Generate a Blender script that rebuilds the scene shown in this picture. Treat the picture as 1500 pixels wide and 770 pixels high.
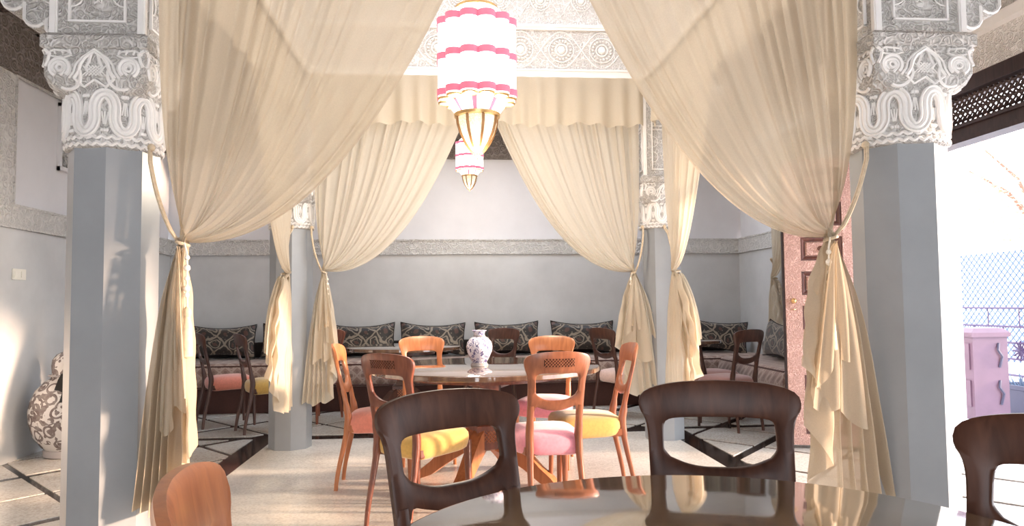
import bpy, bmesh, math, random
from mathutils import Vector, Matrix
random.seed(7)
SC = bpy.context.scene
for o in list(bpy.data.objects): bpy.data.objects.remove(o, do_unlink=True)
COL = SC.collection
PI = math.pi
R = math.radians
sin, cos = math.sin, math.cos

# ------------------------------------------------------------------ camera
FPX = 1080.0
cam_data = bpy.data.cameras.new('camera'); cam = bpy.data.objects.new('camera', cam_data); COL.objects.link(cam)
cam_data.sensor_width = 36.0; cam_data.lens = 36.0 * FPX / 1500.0
cam_data.clip_start = 0.05; cam_data.clip_end = 200
YAW, PITCH, ROLL, HC = .083, .055, -.010, 1.15
_f = Vector((sin(YAW)*cos(PITCH), cos(YAW)*cos(PITCH), sin(PITCH)))
_r = Vector((cos(YAW), -sin(YAW), 0)); _u = _r.cross(_f)
_r2 = _r*cos(ROLL) + _u*sin(ROLL); _u2 = -_r*sin(ROLL) + _u*cos(ROLL)
M3 = Matrix((_r2, _u2, -_f)).transposed()
cam.matrix_world = Matrix.Translation((0, 0, HC)) @ M3.to_4x4()
SC.camera = cam
# ------------------------------------------------------------------ world, sun, exposure
SC.view_settings.view_transform = 'Standard'; SC.view_settings.look = 'None'
SC.view_settings.gamma = 1.0; SC.view_settings.use_curve_mapping = False
SC.view_settings.exposure = 0.38
W = bpy.data.worlds.new('sky'); SC.world = W; W.use_nodes = True
wn = W.node_tree; wn.nodes.clear()
wo = wn.nodes.new('ShaderNodeOutputWorld'); wb = wn.nodes.new('ShaderNodeBackground')
wtc = wn.nodes.new('ShaderNodeTexCoord'); wsep = wn.nodes.new('ShaderNodeSeparateXYZ'); wr = wn.nodes.new('ShaderNodeValToRGB')
wr.color_ramp.elements[0].position = .0; wr.color_ramp.elements[0].color = (.97, .97, 1.0, 1)
wr.color_ramp.elements[1].position = .7; wr.color_ramp.elements[1].color = (.80, .87, 1.0, 1)
wn.links.new(wtc.outputs['Generated'], wsep.inputs[0]); wn.links.new(wsep.outputs['Z'], wr.inputs[0])
wn.links.new(wr.outputs[0], wb.inputs[0]); wb.inputs[1].default_value = 5.5
wn.links.new(wb.outputs[0], wo.inputs[0])
sun_d = bpy.data.lights.new('sun', 'SUN'); sun = bpy.data.objects.new('sun', sun_d); COL.objects.link(sun)
SUN_EL, SUN_SLOPE = R(10.5), .14
_sd = Vector((-1, SUN_SLOPE, 0)).normalized()*cos(SUN_EL) + Vector((0, 0, -sin(SUN_EL)))
sun.rotation_mode = 'QUATERNION'; sun.rotation_quaternion = _sd.to_track_quat('-Z', 'Y'); sun.location = (12, -2, 6)
sun_d.energy = 9.0; sun_d.color = (1.0, .70, .50); sun_d.angle = R(4)

# ------------------------------------------------------------------ materials
def nodes(name):
    m = bpy.data.materials.new(name); m.use_nodes = True
    nt = m.node_tree; b = nt.nodes['Principled BSDF']
    return m, nt, b
def N(nt, t, **kw):
    n = nt.nodes.new(t)
    for k, v in kw.items():
        if k.startswith('i_'): n.inputs[k[2:].replace('_', ' ')].default_value = v
        else: setattr(n, k, v)
    return n
def coords(nt, scale=(1, 1, 1), kind='Object', rot=(0, 0, 0)):
    tc = N(nt, 'ShaderNodeTexCoord'); mp = N(nt, 'ShaderNodeMapping')
    mp.inputs['Scale'].default_value = scale; mp.inputs['Rotation'].default_value = rot
    nt.links.new(tc.outputs[kind], mp.inputs[0]); return mp.outputs[0]
def ramp(nt, fac, stops):
    r = N(nt, 'ShaderNodeValToRGB'); e = r.color_ramp.elements
    while len(e) < len(stops): e.new(.5)
    for q, (p, c) in zip(e, stops): q.position = p; q.color = (*c, 1) if len(c) == 3 else c
    nt.links.new(fac, r.inputs[0]); return r.outputs[0]
def bump(nt, b, h, strength=.5, dist=.01):
    n = N(nt, 'ShaderNodeBump'); n.inputs['Strength'].default_value = strength; n.inputs['Distance'].default_value = dist
    nt.links.new(h, n.inputs['Height']); nt.links.new(n.outputs[0], b.inputs['Normal'])
def math_n(nt, op, a, c=None):
    n = N(nt, 'ShaderNodeMath', operation=op)
    for i, v in enumerate((a, c)):
        if v is None: continue
        if isinstance(v, (int, float)): n.inputs[i].default_value = v
        else: nt.links.new(v, n.inputs[i])
    return n.outputs[0]
def flat(name, c, rough=.6, metal=0, spec=.5, emit=0, noise=.0, nscale=8, kind='Object'):
    m, nt, b = nodes(name)
    b.inputs['Base Color'].default_value = (*c, 1); b.inputs['Roughness'].default_value = rough
    b.inputs['Metallic'].default_value = metal; b.inputs['Specular IOR Level'].default_value = spec
    t = N(nt, 'ShaderNodeTexNoise'); t.inputs['Scale'].default_value = nscale; t.inputs['Detail'].default_value = 4
    nt.links.new(coords(nt, kind=kind), t.inputs[0])
    k = noise if noise else .04
    col = ramp(nt, t.outputs[0], [(.3, tuple(x*(1-k) for x in c)), (.7, tuple(min(1, x*(1+k)) for x in c))])
    nt.links.new(col, b.inputs['Base Color'])
    if emit:
        b.inputs['Emission Color'].default_value = (*c, 1); b.inputs['Emission Strength'].default_value = emit
    return m
def wood(name, dark, light, rough=.32, scale=1.0, rot=(0, 0, 0), coat=.0, spec=.5):
    m, nt, b = nodes(name)
    v = coords(nt, (14*scale, 14*scale, 1.6*scale), rot=rot)
    t = N(nt, 'ShaderNodeTexNoise'); t.inputs['Scale'].default_value = 2.2; t.inputs['Detail'].default_value = 6; t.inputs['Distortion'].default_value = .8
    nt.links.new(v, t.inputs[0])
    w = N(nt, 'ShaderNodeTexNoise'); w.inputs['Scale'].default_value = 2.0
    nt.links.new(coords(nt), w.inputs[0])
    s = math_n(nt, 'ADD', math_n(nt, 'MULTIPLY', t.outputs[0], .7), math_n(nt, 'MULTIPLY', w.outputs[0], .3))
    nt.links.new(ramp(nt, s, [(.36, dark), (.62, light)]), b.inputs['Base Color'])
    b.inputs['Specular IOR Level'].default_value = spec; b.inputs['Roughness'].default_value = rough; b.inputs['Coat Weight'].default_value = coat; b.inputs['Coat Roughness'].default_value = .05
    bump(nt, b, t.outputs[0], .08, .004)
    return m
def carved(name, c, deep, scale=22, rough=.8, dist=.012, kind='Object'):
    """carved plaster: interlaced vegetal relief, shade of the recesses painted darker"""
    m, nt, b = nodes(name)
    v = coords(nt, kind=kind)
    n0 = N(nt, 'ShaderNodeTexNoise'); n0.inputs['Scale'].default_value = scale*.35; n0.inputs['Detail'].default_value = 2
    nt.links.new(v, n0.inputs[0])
    mix = N(nt, 'ShaderNodeMix', data_type='VECTOR'); mix.inputs[0].default_value = .06
    nt.links.new(v, mix.inputs[4]); nt.links.new(n0.outputs['Color'], mix.inputs[5])
    vo = N(nt, 'ShaderNodeTexVoronoi', feature='DISTANCE_TO_EDGE'); vo.inputs['Scale'].default_value = scale
    nt.links.new(mix.outputs[1], vo.inputs[0])
    v2 = N(nt, 'ShaderNodeTexVoronoi', feature='F1'); v2.inputs['Scale'].default_value = scale
    nt.links.new(mix.outputs[1], v2.inputs[0])
    rings = math_n(nt, 'SINE', math_n(nt, 'MULTIPLY', v2.outputs['Distance'], 22.0))
    e = math_n(nt, 'MULTIPLY', math_n(nt, 'MINIMUM', vo.outputs['Distance'], .12), 8.0)
    h = math_n(nt, 'ADD', math_n(nt, 'MULTIPLY', rings, .35), math_n(nt, 'SUBTRACT', 1.0, e))
    nt.links.new(ramp(nt, h, [(.0, deep), (.75, c)]), b.inputs['Base Color'])  # recess shade painted into the base colour
    b.inputs['Roughness'].default_value = rough
    bump(nt, b, h, .8, dist)
    return m
def fabric(name, c, rough=.9, sheen=.3, k=.08, scale=60):
    m, nt, b = nodes(name)
    t = N(nt, 'ShaderNodeTexNoise'); t.inputs['Scale'].default_value = scale; t.inputs['Detail'].default_value = 3
    nt.links.new(coords(nt), t.inputs[0])
    nt.links.new(ramp(nt, t.outputs[0], [(.3, tuple(x*(1-k) for x in c)), (.7, tuple(min(1, x*(1+k)) for x in c))]), b.inputs['Base Color'])
    b.inputs['Roughness'].default_value = rough; b.inputs['Sheen Weight'].default_value = sheen
    bump(nt, b, t.outputs[0], .15, .002)
    return m
def sheer(name, c, transp=.12, transl=.45):
    m, nt, b = nodes(name); nt.nodes.remove(b)
    out = nt.nodes['Material Output']
    v = coords(nt, (220, 220, 220)); t = N(nt, 'ShaderNodeTexNoise'); t.inputs['Scale'].default_value = 1.0
    nt.links.new(v, t.inputs[0])
    col = ramp(nt, t.outputs[0], [(.3, tuple(x*.93 for x in c)), (.7, c)])
    d = N(nt, 'ShaderNodeBsdfDiffuse'); tl = N(nt, 'ShaderNodeBsdfTranslucent'); tp = N(nt, 'ShaderNodeBsdfTransparent')
    nt.links.new(col, d.inputs[0]); nt.links.new(col, tl.inputs[0]); tp.inputs[0].default_value = (1, .97, .9, 1)
    m1 = N(nt, 'ShaderNodeMixShader'); m1.inputs[0].default_value = transl
    nt.links.new(d.outputs[0], m1.inputs[1]); nt.links.new(tl.outputs[0], m1.inputs[2])
    m2 = N(nt, 'ShaderNodeMixShader'); m2.inputs[0].default_value = transp
    nt.links.new(m1.outputs[0], m2.inputs[1]); nt.links.new(tp.outputs[0], m2.inputs[2])
    nt.links.new(m2.outputs[0], out.inputs[0])
    return m
def terrazzo(name, base, chips, rough=.12):
    m, nt, b = nodes(name)
    v = coords(nt, kind='Generated' if False else 'Object')
    a = N(nt, 'ShaderNodeTexVoronoi'); a.inputs['Scale'].default_value = 90; nt.links.new(v, a.inputs[0])
    n = N(nt, 'ShaderNodeTexNoise'); n.inputs['Scale'].default_value = 2.5; n.inputs['Detail'].default_value = 5; nt.links.new(v, n.inputs[0])
    g = N(nt, 'ShaderNodeRGBToBW'); nt.links.new(a.outputs['Color'], g.inputs[0])
    s = math_n(nt, 'ADD', math_n(nt, 'MULTIPLY', g.outputs[0], .5), math_n(nt, 'MULTIPLY', n.outputs[0], .5))
    nt.links.new(ramp(nt, s, [(.3, chips), (.55, base), (.8, tuple(min(1, x*1.08) for x in base))]), b.inputs['Base Color'])
    b.inputs['Roughness'].default_value = rough
    nt.links.new(ramp(nt, n.outputs[0], [(.35, (rough*.9,)*3), (.7, (rough*1.2,)*3)]), b.inputs['Roughness'])
    return m
def plaster(name, c, k=.10, scale=3.0, rough=.75, spec=.4):
    m, nt, b = nodes(name)
    v = coords(nt)
    n = N(nt, 'ShaderNodeTexNoise'); n.inputs['Scale'].default_value = scale; n.inputs['Detail'].default_value = 8; n.inputs['Roughness'].default_value = .6
    nt.links.new(v, n.inputs[0])
    nt.links.new(ramp(nt, n.outputs[0], [(.3, tuple(x*(1-k) for x in c)), (.7, tuple(min(1, x*(1+k)) for x in c))]), b.inputs['Base Color'])
    b.inputs['Roughness'].default_value = rough; b.inputs['Specular IOR Level'].default_value = spec
    bump(nt, b, n.outputs[0], .12, .006)
    return m
def brocade(name, ground, thread, third, scale=7.0, rough=.7, sharp=.08, warp=.0):
    """woven medallion pattern: diamonds, rings and small flowers"""
    m, nt, b = nodes(name)
    tc = N(nt, 'ShaderNodeTexCoord'); sp = N(nt, 'ShaderNodeSeparateXYZ'); nt.links.new(tc.outputs['Object'], sp.inputs[0])
    nz = N(nt, 'ShaderNodeTexNoise'); nz.inputs['Scale'].default_value = scale*1.1; nt.links.new(tc.outputs['Object'], nz.inputs[0])
    dn = N(nt, 'ShaderNodeMix', data_type='VECTOR'); dn.inputs[0].default_value = warp; nt.links.new(tc.outputs['Object'], dn.inputs[4]); nt.links.new(nz.outputs['Color'], dn.inputs[5])
    nt.links.new(dn.outputs[1], sp.inputs[0])
    x = math_n(nt, 'MULTIPLY', math_n(nt, 'ADD', sp.outputs[0], math_n(nt, 'MULTIPLY', sp.outputs[1], .6)), scale)
    z = math_n(nt, 'MULTIPLY', math_n(nt, 'ADD', sp.outputs[2], math_n(nt, 'MULTIPLY', sp.outputs[1], .6)), scale)
    px = math_n(nt, 'PINGPONG', x, .5); pz = math_n(nt, 'PINGPONG', z, .5)
    d = math_n(nt, 'ADD', px, pz)
    l1 = math_n(nt, 'COMPARE', d, .5); l1.node.inputs[2].default_value = sharp
    rr = math_n(nt, 'SQRT', math_n(nt, 'ADD', math_n(nt, 'MULTIPLY', px, px), math_n(nt, 'MULTIPLY', pz, pz)))
    l2 = math_n(nt, 'COMPARE', rr, .24); l2.node.inputs[2].default_value = sharp*.5
    qx = math_n(nt, 'SUBTRACT', .5, px); qz = math_n(nt, 'SUBTRACT', .5, pz)
    r2 = math_n(nt, 'SQRT', math_n(nt, 'ADD', math_n(nt, 'MULTIPLY', qx, qx), math_n(nt, 'MULTIPLY', qz, qz)))
    l3 = math_n(nt, 'LESS_THAN', r2, .13); l4 = math_n(nt, 'LESS_THAN', rr, .1)
    v = N(nt, 'ShaderNodeTexVoronoi'); v.inputs['Scale'].default_value = scale*5; nt.links.new(tc.outputs['Object'], v.inputs[0])
    l5 = math_n(nt, 'LESS_THAN', v.outputs['Distance'], .2)
    f = math_n(nt, 'MAXIMUM', math_n(nt, 'MAXIMUM', l1, l2), math_n(nt, 'MULTIPLY', l5, .55))
    g = math_n(nt, 'MAXIMUM', l3, l4)
    mx = N(nt, 'ShaderNodeMix', data_type='RGBA'); mx.inputs[6].default_value = (*ground, 1); mx.inputs[7].default_value = (*thread, 1)
    nt.links.new(f, mx.inputs[0])
    m2 = N(nt, 'ShaderNodeMix', data_type='RGBA'); m2.inputs[7].default_value = (*third, 1); nt.links.new(mx.outputs[2], m2.inputs[6]); nt.links.new(g, m2.inputs[0])
    nt.links.new(m2.outputs[2], b.inputs['Base Color'])
    b.inputs['Roughness'].default_value = rough; b.inputs['Sheen Weight'].default_value = .3
    return m
def scrollware(name, ground, ink, scale=9.0, rough=.18, leaf_t=.60, rw=.05, wob=.5):
    """glazed ceramic painted with scrolling vines, rings and leaves"""
    m, nt, b = nodes(name)
    v = coords(nt)
    n0 = N(nt, 'ShaderNodeTexNoise'); n0.inputs['Scale'].default_value = scale*.6; nt.links.new(v, n0.inputs[0])
    mix = N(nt, 'ShaderNodeMix', data_type='VECTOR'); mix.inputs[0].default_value = .1*wob
    nt.links.new(v, mix.inputs[4]); nt.links.new(n0.outputs['Color'], mix.inputs[5])
    a = N(nt, 'ShaderNodeTexVoronoi'); a.inputs['Scale'].default_value = scale; nt.links.new(mix.outputs[1], a.inputs[0])
    ring = math_n(nt, 'COMPARE', a.outputs['Distance'], .40); ring.node.inputs[2].default_value = rw
    dot = math_n(nt, 'LESS_THAN', a.outputs['Distance'], .15)
    n1 = N(nt, 'ShaderNodeTexNoise'); n1.inputs['Scale'].default_value = scale*1.3; n1.inputs['Distortion'].default_value = 1.2; nt.links.new(v, n1.inputs[0])
    leaf = math_n(nt, 'GREATER_THAN', n1.outputs[0], leaf_t)
    f = math_n(nt, 'MAXIMUM', math_n(nt, 'MAXIMUM', ring, dot), leaf)
    n2 = N(nt, 'ShaderNodeTexNoise'); n2.inputs['Scale'].default_value = scale*3; nt.links.new(v, n2.inputs[0])
    f = math_n(nt, 'MULTIPLY', f, math_n(nt, 'ADD', .55, math_n(nt, 'MULTIPLY', n2.outputs[0], .6)))
    mx = N(nt, 'ShaderNodeMix', data_type='RGBA'); mx.inputs[6].default_value = (*ground, 1); mx.inputs[7].default_value = (*ink, 1)
    nt.links.new(f, mx.inputs[0]); nt.links.new(mx.outputs[2], b.inputs['Base Color'])
    b.inputs['Roughness'].default_value = rough
    return m

MAT = dict(
    grey_wall=plaster('grey_tadelakt', (.60, .61, .61), .09, 2.0, .45),
    pillar=plaster('pillar_tadelakt', (.29, .305, .315), .08, 3.0, .30, .5),
    white=plaster('white_plaster', (.80, .80, .82), .03, 3.0),
    carve=carved('carved_plaster', (.80, .78, .75), (.62, .59, .56), 26, dist=.008),
    carve_fine=carved('carved_plaster_fine', (.80, .78, .76), (.60, .57, .54), 30, dist=.006),
    frieze=carved('carved_frieze', (.72, .71, .68), (.61, .60, .58), 17, dist=.008),
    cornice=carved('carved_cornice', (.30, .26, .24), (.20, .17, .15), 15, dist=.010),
    carve_ground=carved('carved_plaster_ground', (.68, .66, .63), (.47, .45, .42), 34, dist=.006),  # darker than the relief: depth shading put into the colour
    relief=flat('plaster_relief', (.84, .82, .79), .75, noise=.04),
    ceil_wood=carved('carved_ceiling_wood', (.20, .15, .13), (.08, .06, .05), 12),
    terrazzo=terrazzo('bay_terrazzo', (.74, .70, .63), (.60, .56, .50), .20),
    tile=terrazzo('pale_marble_tile', (.66, .63, .57), (.5, .46, .4), .16),
    black=flat('black_marble', (.018, .016, .015), .12, noise=.4, nscale=5),
    wood_dark=wood('dark_walnut', (.038, .014, .008), (.080, .032, .018), .42, spec=.25),
    wood_red=wood('red_mahogany', (.13, .035, .018), (.26, .08, .038), .28),
    wood_orange=wood('orange_cherry', (.34, .115, .045), (.50, .19, .075), .30),
    wood_rust=wood('rust_cherry', (.22, .075, .038), (.36, .13, .062), .30),
    wood_mid=wood('brown_mahogany', (.12, .036, .022), (.23, .075, .04), .28),
    wood_dark_brown=wood('dark_brown_chair_wood', (.05, .018, .012), (.10, .04, .024), .35),  # dark brown wood of the chairs and tables near the banquettes
    tabletop=wood('table_veneer', (.10, .05, .03), (.19, .11, .065), .07, .6, coat=1.0),
    tabletop_near=wood('olive_table_veneer', (.15, .10, .055), (.30, .21, .12), .06, .6, coat=1.0),
    pink=fabric('pink_velvet', (.78, .30, .38), .85, .5),
    coral=fabric('coral_velvet', (.70, .24, .17), .85, .5),
    yellow=fabric('mustard_velvet', (.60, .37, .09), .85, .5),
    pale=fabric('pale_rose_velvet', (.72, .50, .42), .85, .5),
    brown_seat=fabric('brown_rose_velvet', (.34, .16, .13), .85, .5),
    curtain=sheer('sheer_cream', (.68, .585, .45), .17, .42),
    curtain_far=sheer('cream_voile', (.76, .68, .55), .10, .42),
    tassel=fabric('gold_cord', (.62, .50, .34), .6, .2, .15),
    bead=flat('pale_beads', (.85, .78, .66), .25),
    sofa=brocade('pale_brocade', (.27, .17, .135), (.42, .31, .25), (.20, .12, .095), 8, .5, .10),
    sofa_base=fabric('dark_base_cloth', (.07, .025, .018), .8, .1),
    bolster=fabric('black_velvet', (.012, .009, .009), .9, .1),
    pillow=brocade('dark_medallion_brocade', (.018, .014, .012), (.24, .20, .15), (.08, .035, .025), 5.0, .42, .06, .13),
    urn=scrollware('scroll_painted_urn', (.66, .63, .60), (.11, .075, .07), 10.0, .2, leaf_t=.53, rw=.075),
    vase=scrollware('blue_white_vase', (.72, .70, .78), (.06, .06, .22), 30.0, .15),
    glaze=flat('grey_glaze', (.42, .39, .38), .2),
    black_cloth=fabric('black_tassel', (.01, .01, .01), .8, .1),
    brass=flat('brass', (.72, .48, .22), .3, .9, noise=.15, nscale=30),
    rib=flat('dark_brass_rib', (.26, .13, .05), .4, .6),
    pinkband=flat('rose_enamel', (.80, .16, .24), .4, emit=.45),
    glass=flat('lit_milk_glass', (1.0, .97, .92), .3, emit=1.5),
    filigree=flat('lit_amber_beads', (.95, .78, .55), .4, emit=.45, noise=.5, nscale=120),
    iron=flat('dark_iron', (.05, .04, .05), .5),
    door_carve=carved('carved_cedar', (.78, .50, .42), (.58, .32, .26), 45, .55, .008),
    door_dark=wood('dark_cedar', (.07, .025, .02), (.14, .05, .035), .4),
    lintel=wood('lintel_cedar', (.020, .010, .010), (.045, .024, .022), .45),
    switch=flat('switch_plastic', (.82, .80, .72), .35),
    terrace=plaster('white_terrace', (.82, .80, .80), .04, 2.0, .6),
    rail=flat('lilac_iron', (.035, .015, .06), .5),
    fence=flat('pale_blue_lattice', (.07, .11, .18), .6),
    chest=flat('pink_painted_chest', (.10, .055, .085), .5, noise=.08),
    planter=flat('slate_planter', (.035, .035, .07), .6),
    leaf=flat('dry_leaves', (.80, .42, .28), .7, noise=.3, nscale=4),
    bark=flat('bark', (.22, .15, .11), .9, noise=.2),
)

# ------------------------------------------------------------------ mesh builder
class MB:
    def __init__(s): s.v = []; s.f = []
    def add(s, vs, fs):
        k = len(s.v); s.v += [tuple(p) for p in vs]; s.f += [tuple(i+k for i in f) for f in fs]; return s
    def box(s, x0, x1, y0, y1, z0, z1):
        return s.add([(x0,y0,z0),(x1,y0,z0),(x1,y1,z0),(x0,y1,z0),(x0,y0,z1),(x1,y0,z1),(x1,y1,z1),(x0,y1,z1)],
                     [(3,2,1,0),(4,5,6,7),(0,1,5,4),(1,2,6,5),(2,3,7,6),(3,0,4,7)])
    def loft(s, rings, close=True, cap=True):
        k = len(s.v); n = len(rings[0])
        for r in rings: s.v += [tuple(p) for p in r]
        m = n if close else n-1
        for i in range(len(rings)-1):
            for j in range(m):
                a = k+i*n+j; b = k+i*n+(j+1) % n
                s.f.append((a, b, b+n, a+n))
        if cap and close:
            s.f.append(tuple(k+j for j in range(n))[::-1]); s.f.append(tuple(k+(len(rings)-1)*n+j for j in range(n)))
        return s
    def grid(s, rows): return s.loft(rows, close=False, cap=False)
    def lathe(s, prof, n=24, c=(0, 0), ph=0, cap=True):
        return s.loft([[(c[0]+r*cos(2*PI*j/n+ph), c[1]+r*sin(2*PI*j/n+ph), z) for j in range(n)] for r, z in prof], cap=cap)
    def tube(s, pts, r, n=6, closed=False, cap=True, flatz=1.0):
        pts = [Vector(p) for p in pts]; rings = []; L = len(pts)
        up = None
        for i, p in enumerate(pts):
            if closed: t = pts[(i+1) % L]-pts[i-1]
            else: t = pts[min(i+1, L-1)]-pts[max(i-1, 0)]
            if t.length < 1e-9: t = Vector((0, 0, 1))
            t.normalize()
            if up is None:
                up = Vector((0, 0, 1)) if abs(t.z) < .9 else Vector((0, 1, 0))
            a = t.cross(up)
            if a.length < 1e-6: a = t.orthogonal()
            a.normalize(); b = a.cross(t).normalized(); up = b
            rr = r[i] if isinstance(r, (list, tuple)) else r
            rings.append([p+(a*cos(2*PI*j/n)+b*sin(2*PI*j/n)*flatz)*rr for j in range(n)])
        if closed: rings.append(rings[0]); return s.loft(rings, cap=False)
        return s.loft(rings, cap=cap)
    def sphere(s, c, r, n=8, m=5, sc=(1, 1, 1)):
        return s.loft([[(c[0]+r*sc[0]*sin(PI*(i+.02)/(m+.04))*cos(2*PI*j/n), c[1]+r*sc[1]*sin(PI*(i+.02)/(m+.04))*sin(2*PI*j/n), c[2]-r*sc[2]*cos(PI*(i+.02)/(m+.04))) for j in range(n)] for i in range(m+1)])
    def mesh(s, name, smooth=True, angle=40):
        me = bpy.data.meshes.new(name); me.from_pydata(s.v, [], s.f); me.update()
        bm = bmesh.new(); bm.from_mesh(me); bmesh.ops.recalc_face_normals(bm, faces=bm.faces)
        if smooth:
            for f in bm.faces: f.smooth = True
            lim = R(angle)
            for e in bm.edges:
                if len(e.link_faces) == 2 and e.calc_face_angle(0) > lim: e.smooth = False
        bm.to_mesh(me); bm.free(); return me
    def build(s, name, m, parent=None, smooth=True, loc=None, angle=40, kind=None, label=None):
        me = s.mesh(name, smooth, angle); me.materials.append(MAT[m] if isinstance(m, str) else m)
        o = bpy.data.objects.new(name, me); COL.objects.link(o)
        if parent is not None: o.parent = parent
        if loc is not None: o.location = loc
        if kind: o['kind'] = kind
        if label: o['label'] = label
        return o
def empty(name, loc=(0, 0, 0), rz=0, label=None, cat=None, group=None, kind=None):
    o = bpy.data.objects.new(name, None); COL.objects.link(o); o.location = loc; o.rotation_euler = (0, 0, rz)
    o.empty_display_size = .1
    tag(o, label, cat, group, kind); return o
def tag(o, label=None, cat=None, group=None, kind=None):
    for k, v in (('label', label), ('category', cat), ('group', group), ('kind', kind)):
        if v: o[k] = v
    return o
def copy_tree(o, parent=None):
    c = o.copy(); COL.objects.link(c)
    if parent is not None: c.parent = parent
    for ch in [q for q in o.children]: copy_tree(ch, c)
    return c
def place(o, x, y, rz=0, z=0): o.location = (x, y, z); o.rotation_euler = (0, 0, rz); return o
def lerp(a, b, t): return a+(b-a)*t
def sstep(t): t = max(0, min(1, t)); return t*t*(3-2*t)

# ------------------------------------------------------------------ room constants
XL, XR, YB, YF = -3.30, 3.62, 9.0, -2.2
ZF0, ZF1, ZF2, ZC = 1.755, 1.94, 2.93, 3.36
PIL = dict(nl=(-1.37, 3.12), nr=(1.875, 2.93), fl=(-1.31, 6.20), fr=(1.80, 6.20))
BZ = 3.03
DY0, DY1, DZ = 1.6, 5.42, 2.27      # garden door opening in the right wall

def struct(mb, name, m, parent=None, **kw): return mb.build(name, m, parent, kind=None if parent is not None else 'structure', **kw)

# ---------------- floor: black marble ground, terrazzo bay, pale lattice tiles
def clip(poly, nx, ny, c):       # keep n.p <= c
    out = []
    for i in range(len(poly)):
        a, b = poly[i], poly[(i+1) % len(poly)]
        da = nx*a[0]+ny*a[1]-c; db = nx*b[0]+ny*b[1]-c
        if da <= 0: out.append(a)
        if (da < 0 < db) or (db < 0 < da):
            t = da/(da-db); out.append((a[0]+(b[0]-a[0])*t, a[1]+(b[1]-a[1])*t))
    return out
fl = struct(MB().box(XL-.2, XR+.2, YF, YB+.2, -.12, -.001), 'floor', 'black', smooth=False)
bay = MB().box(-1.52, 1.90, YF, 6.52, -.06, .004).build('bay_slab', 'terrazzo', fl, smooth=False)
NX, NY = .757, .653
def lattice(x0, x1, y0, y1, nx_, ny_):
    """diamond tiles between two families of black strips, node at (nx_, ny_)"""
    P = .98*NY
    w1, w2 = .024, .045
    cen = [(-NX, NY), (NX, NY)]
    c0 = [-NX*nx_+NY*ny_, NX*nx_+NY*ny_]
    for i in range(-16, 17):
        for j in range(-16, 17):
            poly = [(x0, y0), (x1, y0), (x1, y1), (x0, y1)]
            wa = w2 if i % 2 == 0 else w1; wb = w2 if (i+1) % 2 == 0 else w1
            a0, a1 = c0[0]+i*P+wa, c0[0]+(i+1)*P-wb
            b0, b1 = c0[1]+j*P+w1, c0[1]+(j+1)*P-w1
            poly = clip(poly, -NX, NY, a1); poly = clip(poly, NX, -NY, -a0) if poly else poly
            poly = clip(poly, NX, NY, b1) if poly else poly; poly = clip(poly, -NX, -NY, -b0) if poly else poly
            if len(poly) < 3: continue
            ar = abs(sum(poly[k][0]*poly[(k+1) % len(poly)][1]-poly[(k+1) % len(poly)][0]*poly[k][1] for k in range(len(poly))))/2
            if ar < .004: continue
            mb = MB(); mb.loft([[(x, y, -.03) for x, y in poly], [(x, y, .002) for x, y in poly], [(x, y, .004) for x, y in poly]])
            mb.build('floor_tile', 'tile', fl, smooth=False)
lattice(XL, -1.71, 1.5, 6.60, -2.07, 6.35)
lattice(XL, XR, 6.74, YB, -2.07, 6.35+.98)
lattice(2.09, XR, 1.5, 6.60, 2.42, 5.72)

# ---------------- walls
wl = struct(MB().box(XL-.25, XL, YF, YB+.25, 0, ZF0), 'wall_left', 'grey_wall', smooth=False)
# upper white wall with a carved upright band and a lattice window
mb = MB()
wy0, wy1, wz0, wz1 = 6.50, 7.35, 2.32, 2.90
mb.box(XL-.25, XL-.03, YF, wy0, ZF1, ZF2); mb.box(XL-.25, XL-.03, wy1, YB, ZF1, ZF2)
mb.box(XL-.25, XL-.03, wy0, wy1, ZF1, wz0); mb.box(XL-.25, XL-.03, wy0, wy1, wz1, ZF2)
struct(mb, 'upper_wall', 'white', wl, smooth=False)
mb = MB()
mb.box(XL-.2, XL+.012, YF, YB, ZF0, ZF1)
for y in (5.50, 1.2): mb.box(XL-.2, XL+.006, y, y+.34, ZF1, ZF2)
struct(mb, 'carved_frieze', 'frieze', wl, smooth=False)
mb = MB()
for z in (ZF0, ZF1-.018): mb.box(XL, XL+.022, YF, YB, z, z+.018)
for y in (5.50, 5.825): mb.box(XL, XL+.016, y, y+.015, ZF1, ZF2)
mb.box(XL, XL+.016, 5.84, 9, ZF2-.015, ZF2)
struct(mb, 'frieze_moulding', 'frieze', wl, smooth=False)
win = empty('window_1', (XL-.05, wy0, wz0), kind='structure')
mb = MB(); w_, h_ = wy1-wy0, wz1-wz0
mb.box(-.02, .06, 0, w_, 0, .035); mb.box(-.02, .06, 0, w_, h_-.03, h_); mb.box(-.02, .05, 0, .03, 0, h_); mb.box(-.02, .05, w_-.03, w_, 0, h_)
mb.build('window_frame', 'white', win, smooth=False)
mb = MB(); k = -9
while k*.075 < w_+h_:
    for sg in (1, -1):
        a = k*.075
        pts = []
        for t in range(0, 41):
            y = w_*t/40; z = (y-a) if sg > 0 else (h_-(y-a))
            if 0 <= z <= h_: pts.append((.0 if sg > 0 else .008, y, z))
        if len(pts) > 1: mb.tube([pts[0], pts[-1]], .0065, 4)
    k += 1
mb.build('window_grille', 'frieze', win, smooth=False)
MB().box(-.19, -.17, 0, w_, 0, h_).build('shaded_recess', 'grey_wall', win, smooth=False)

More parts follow.
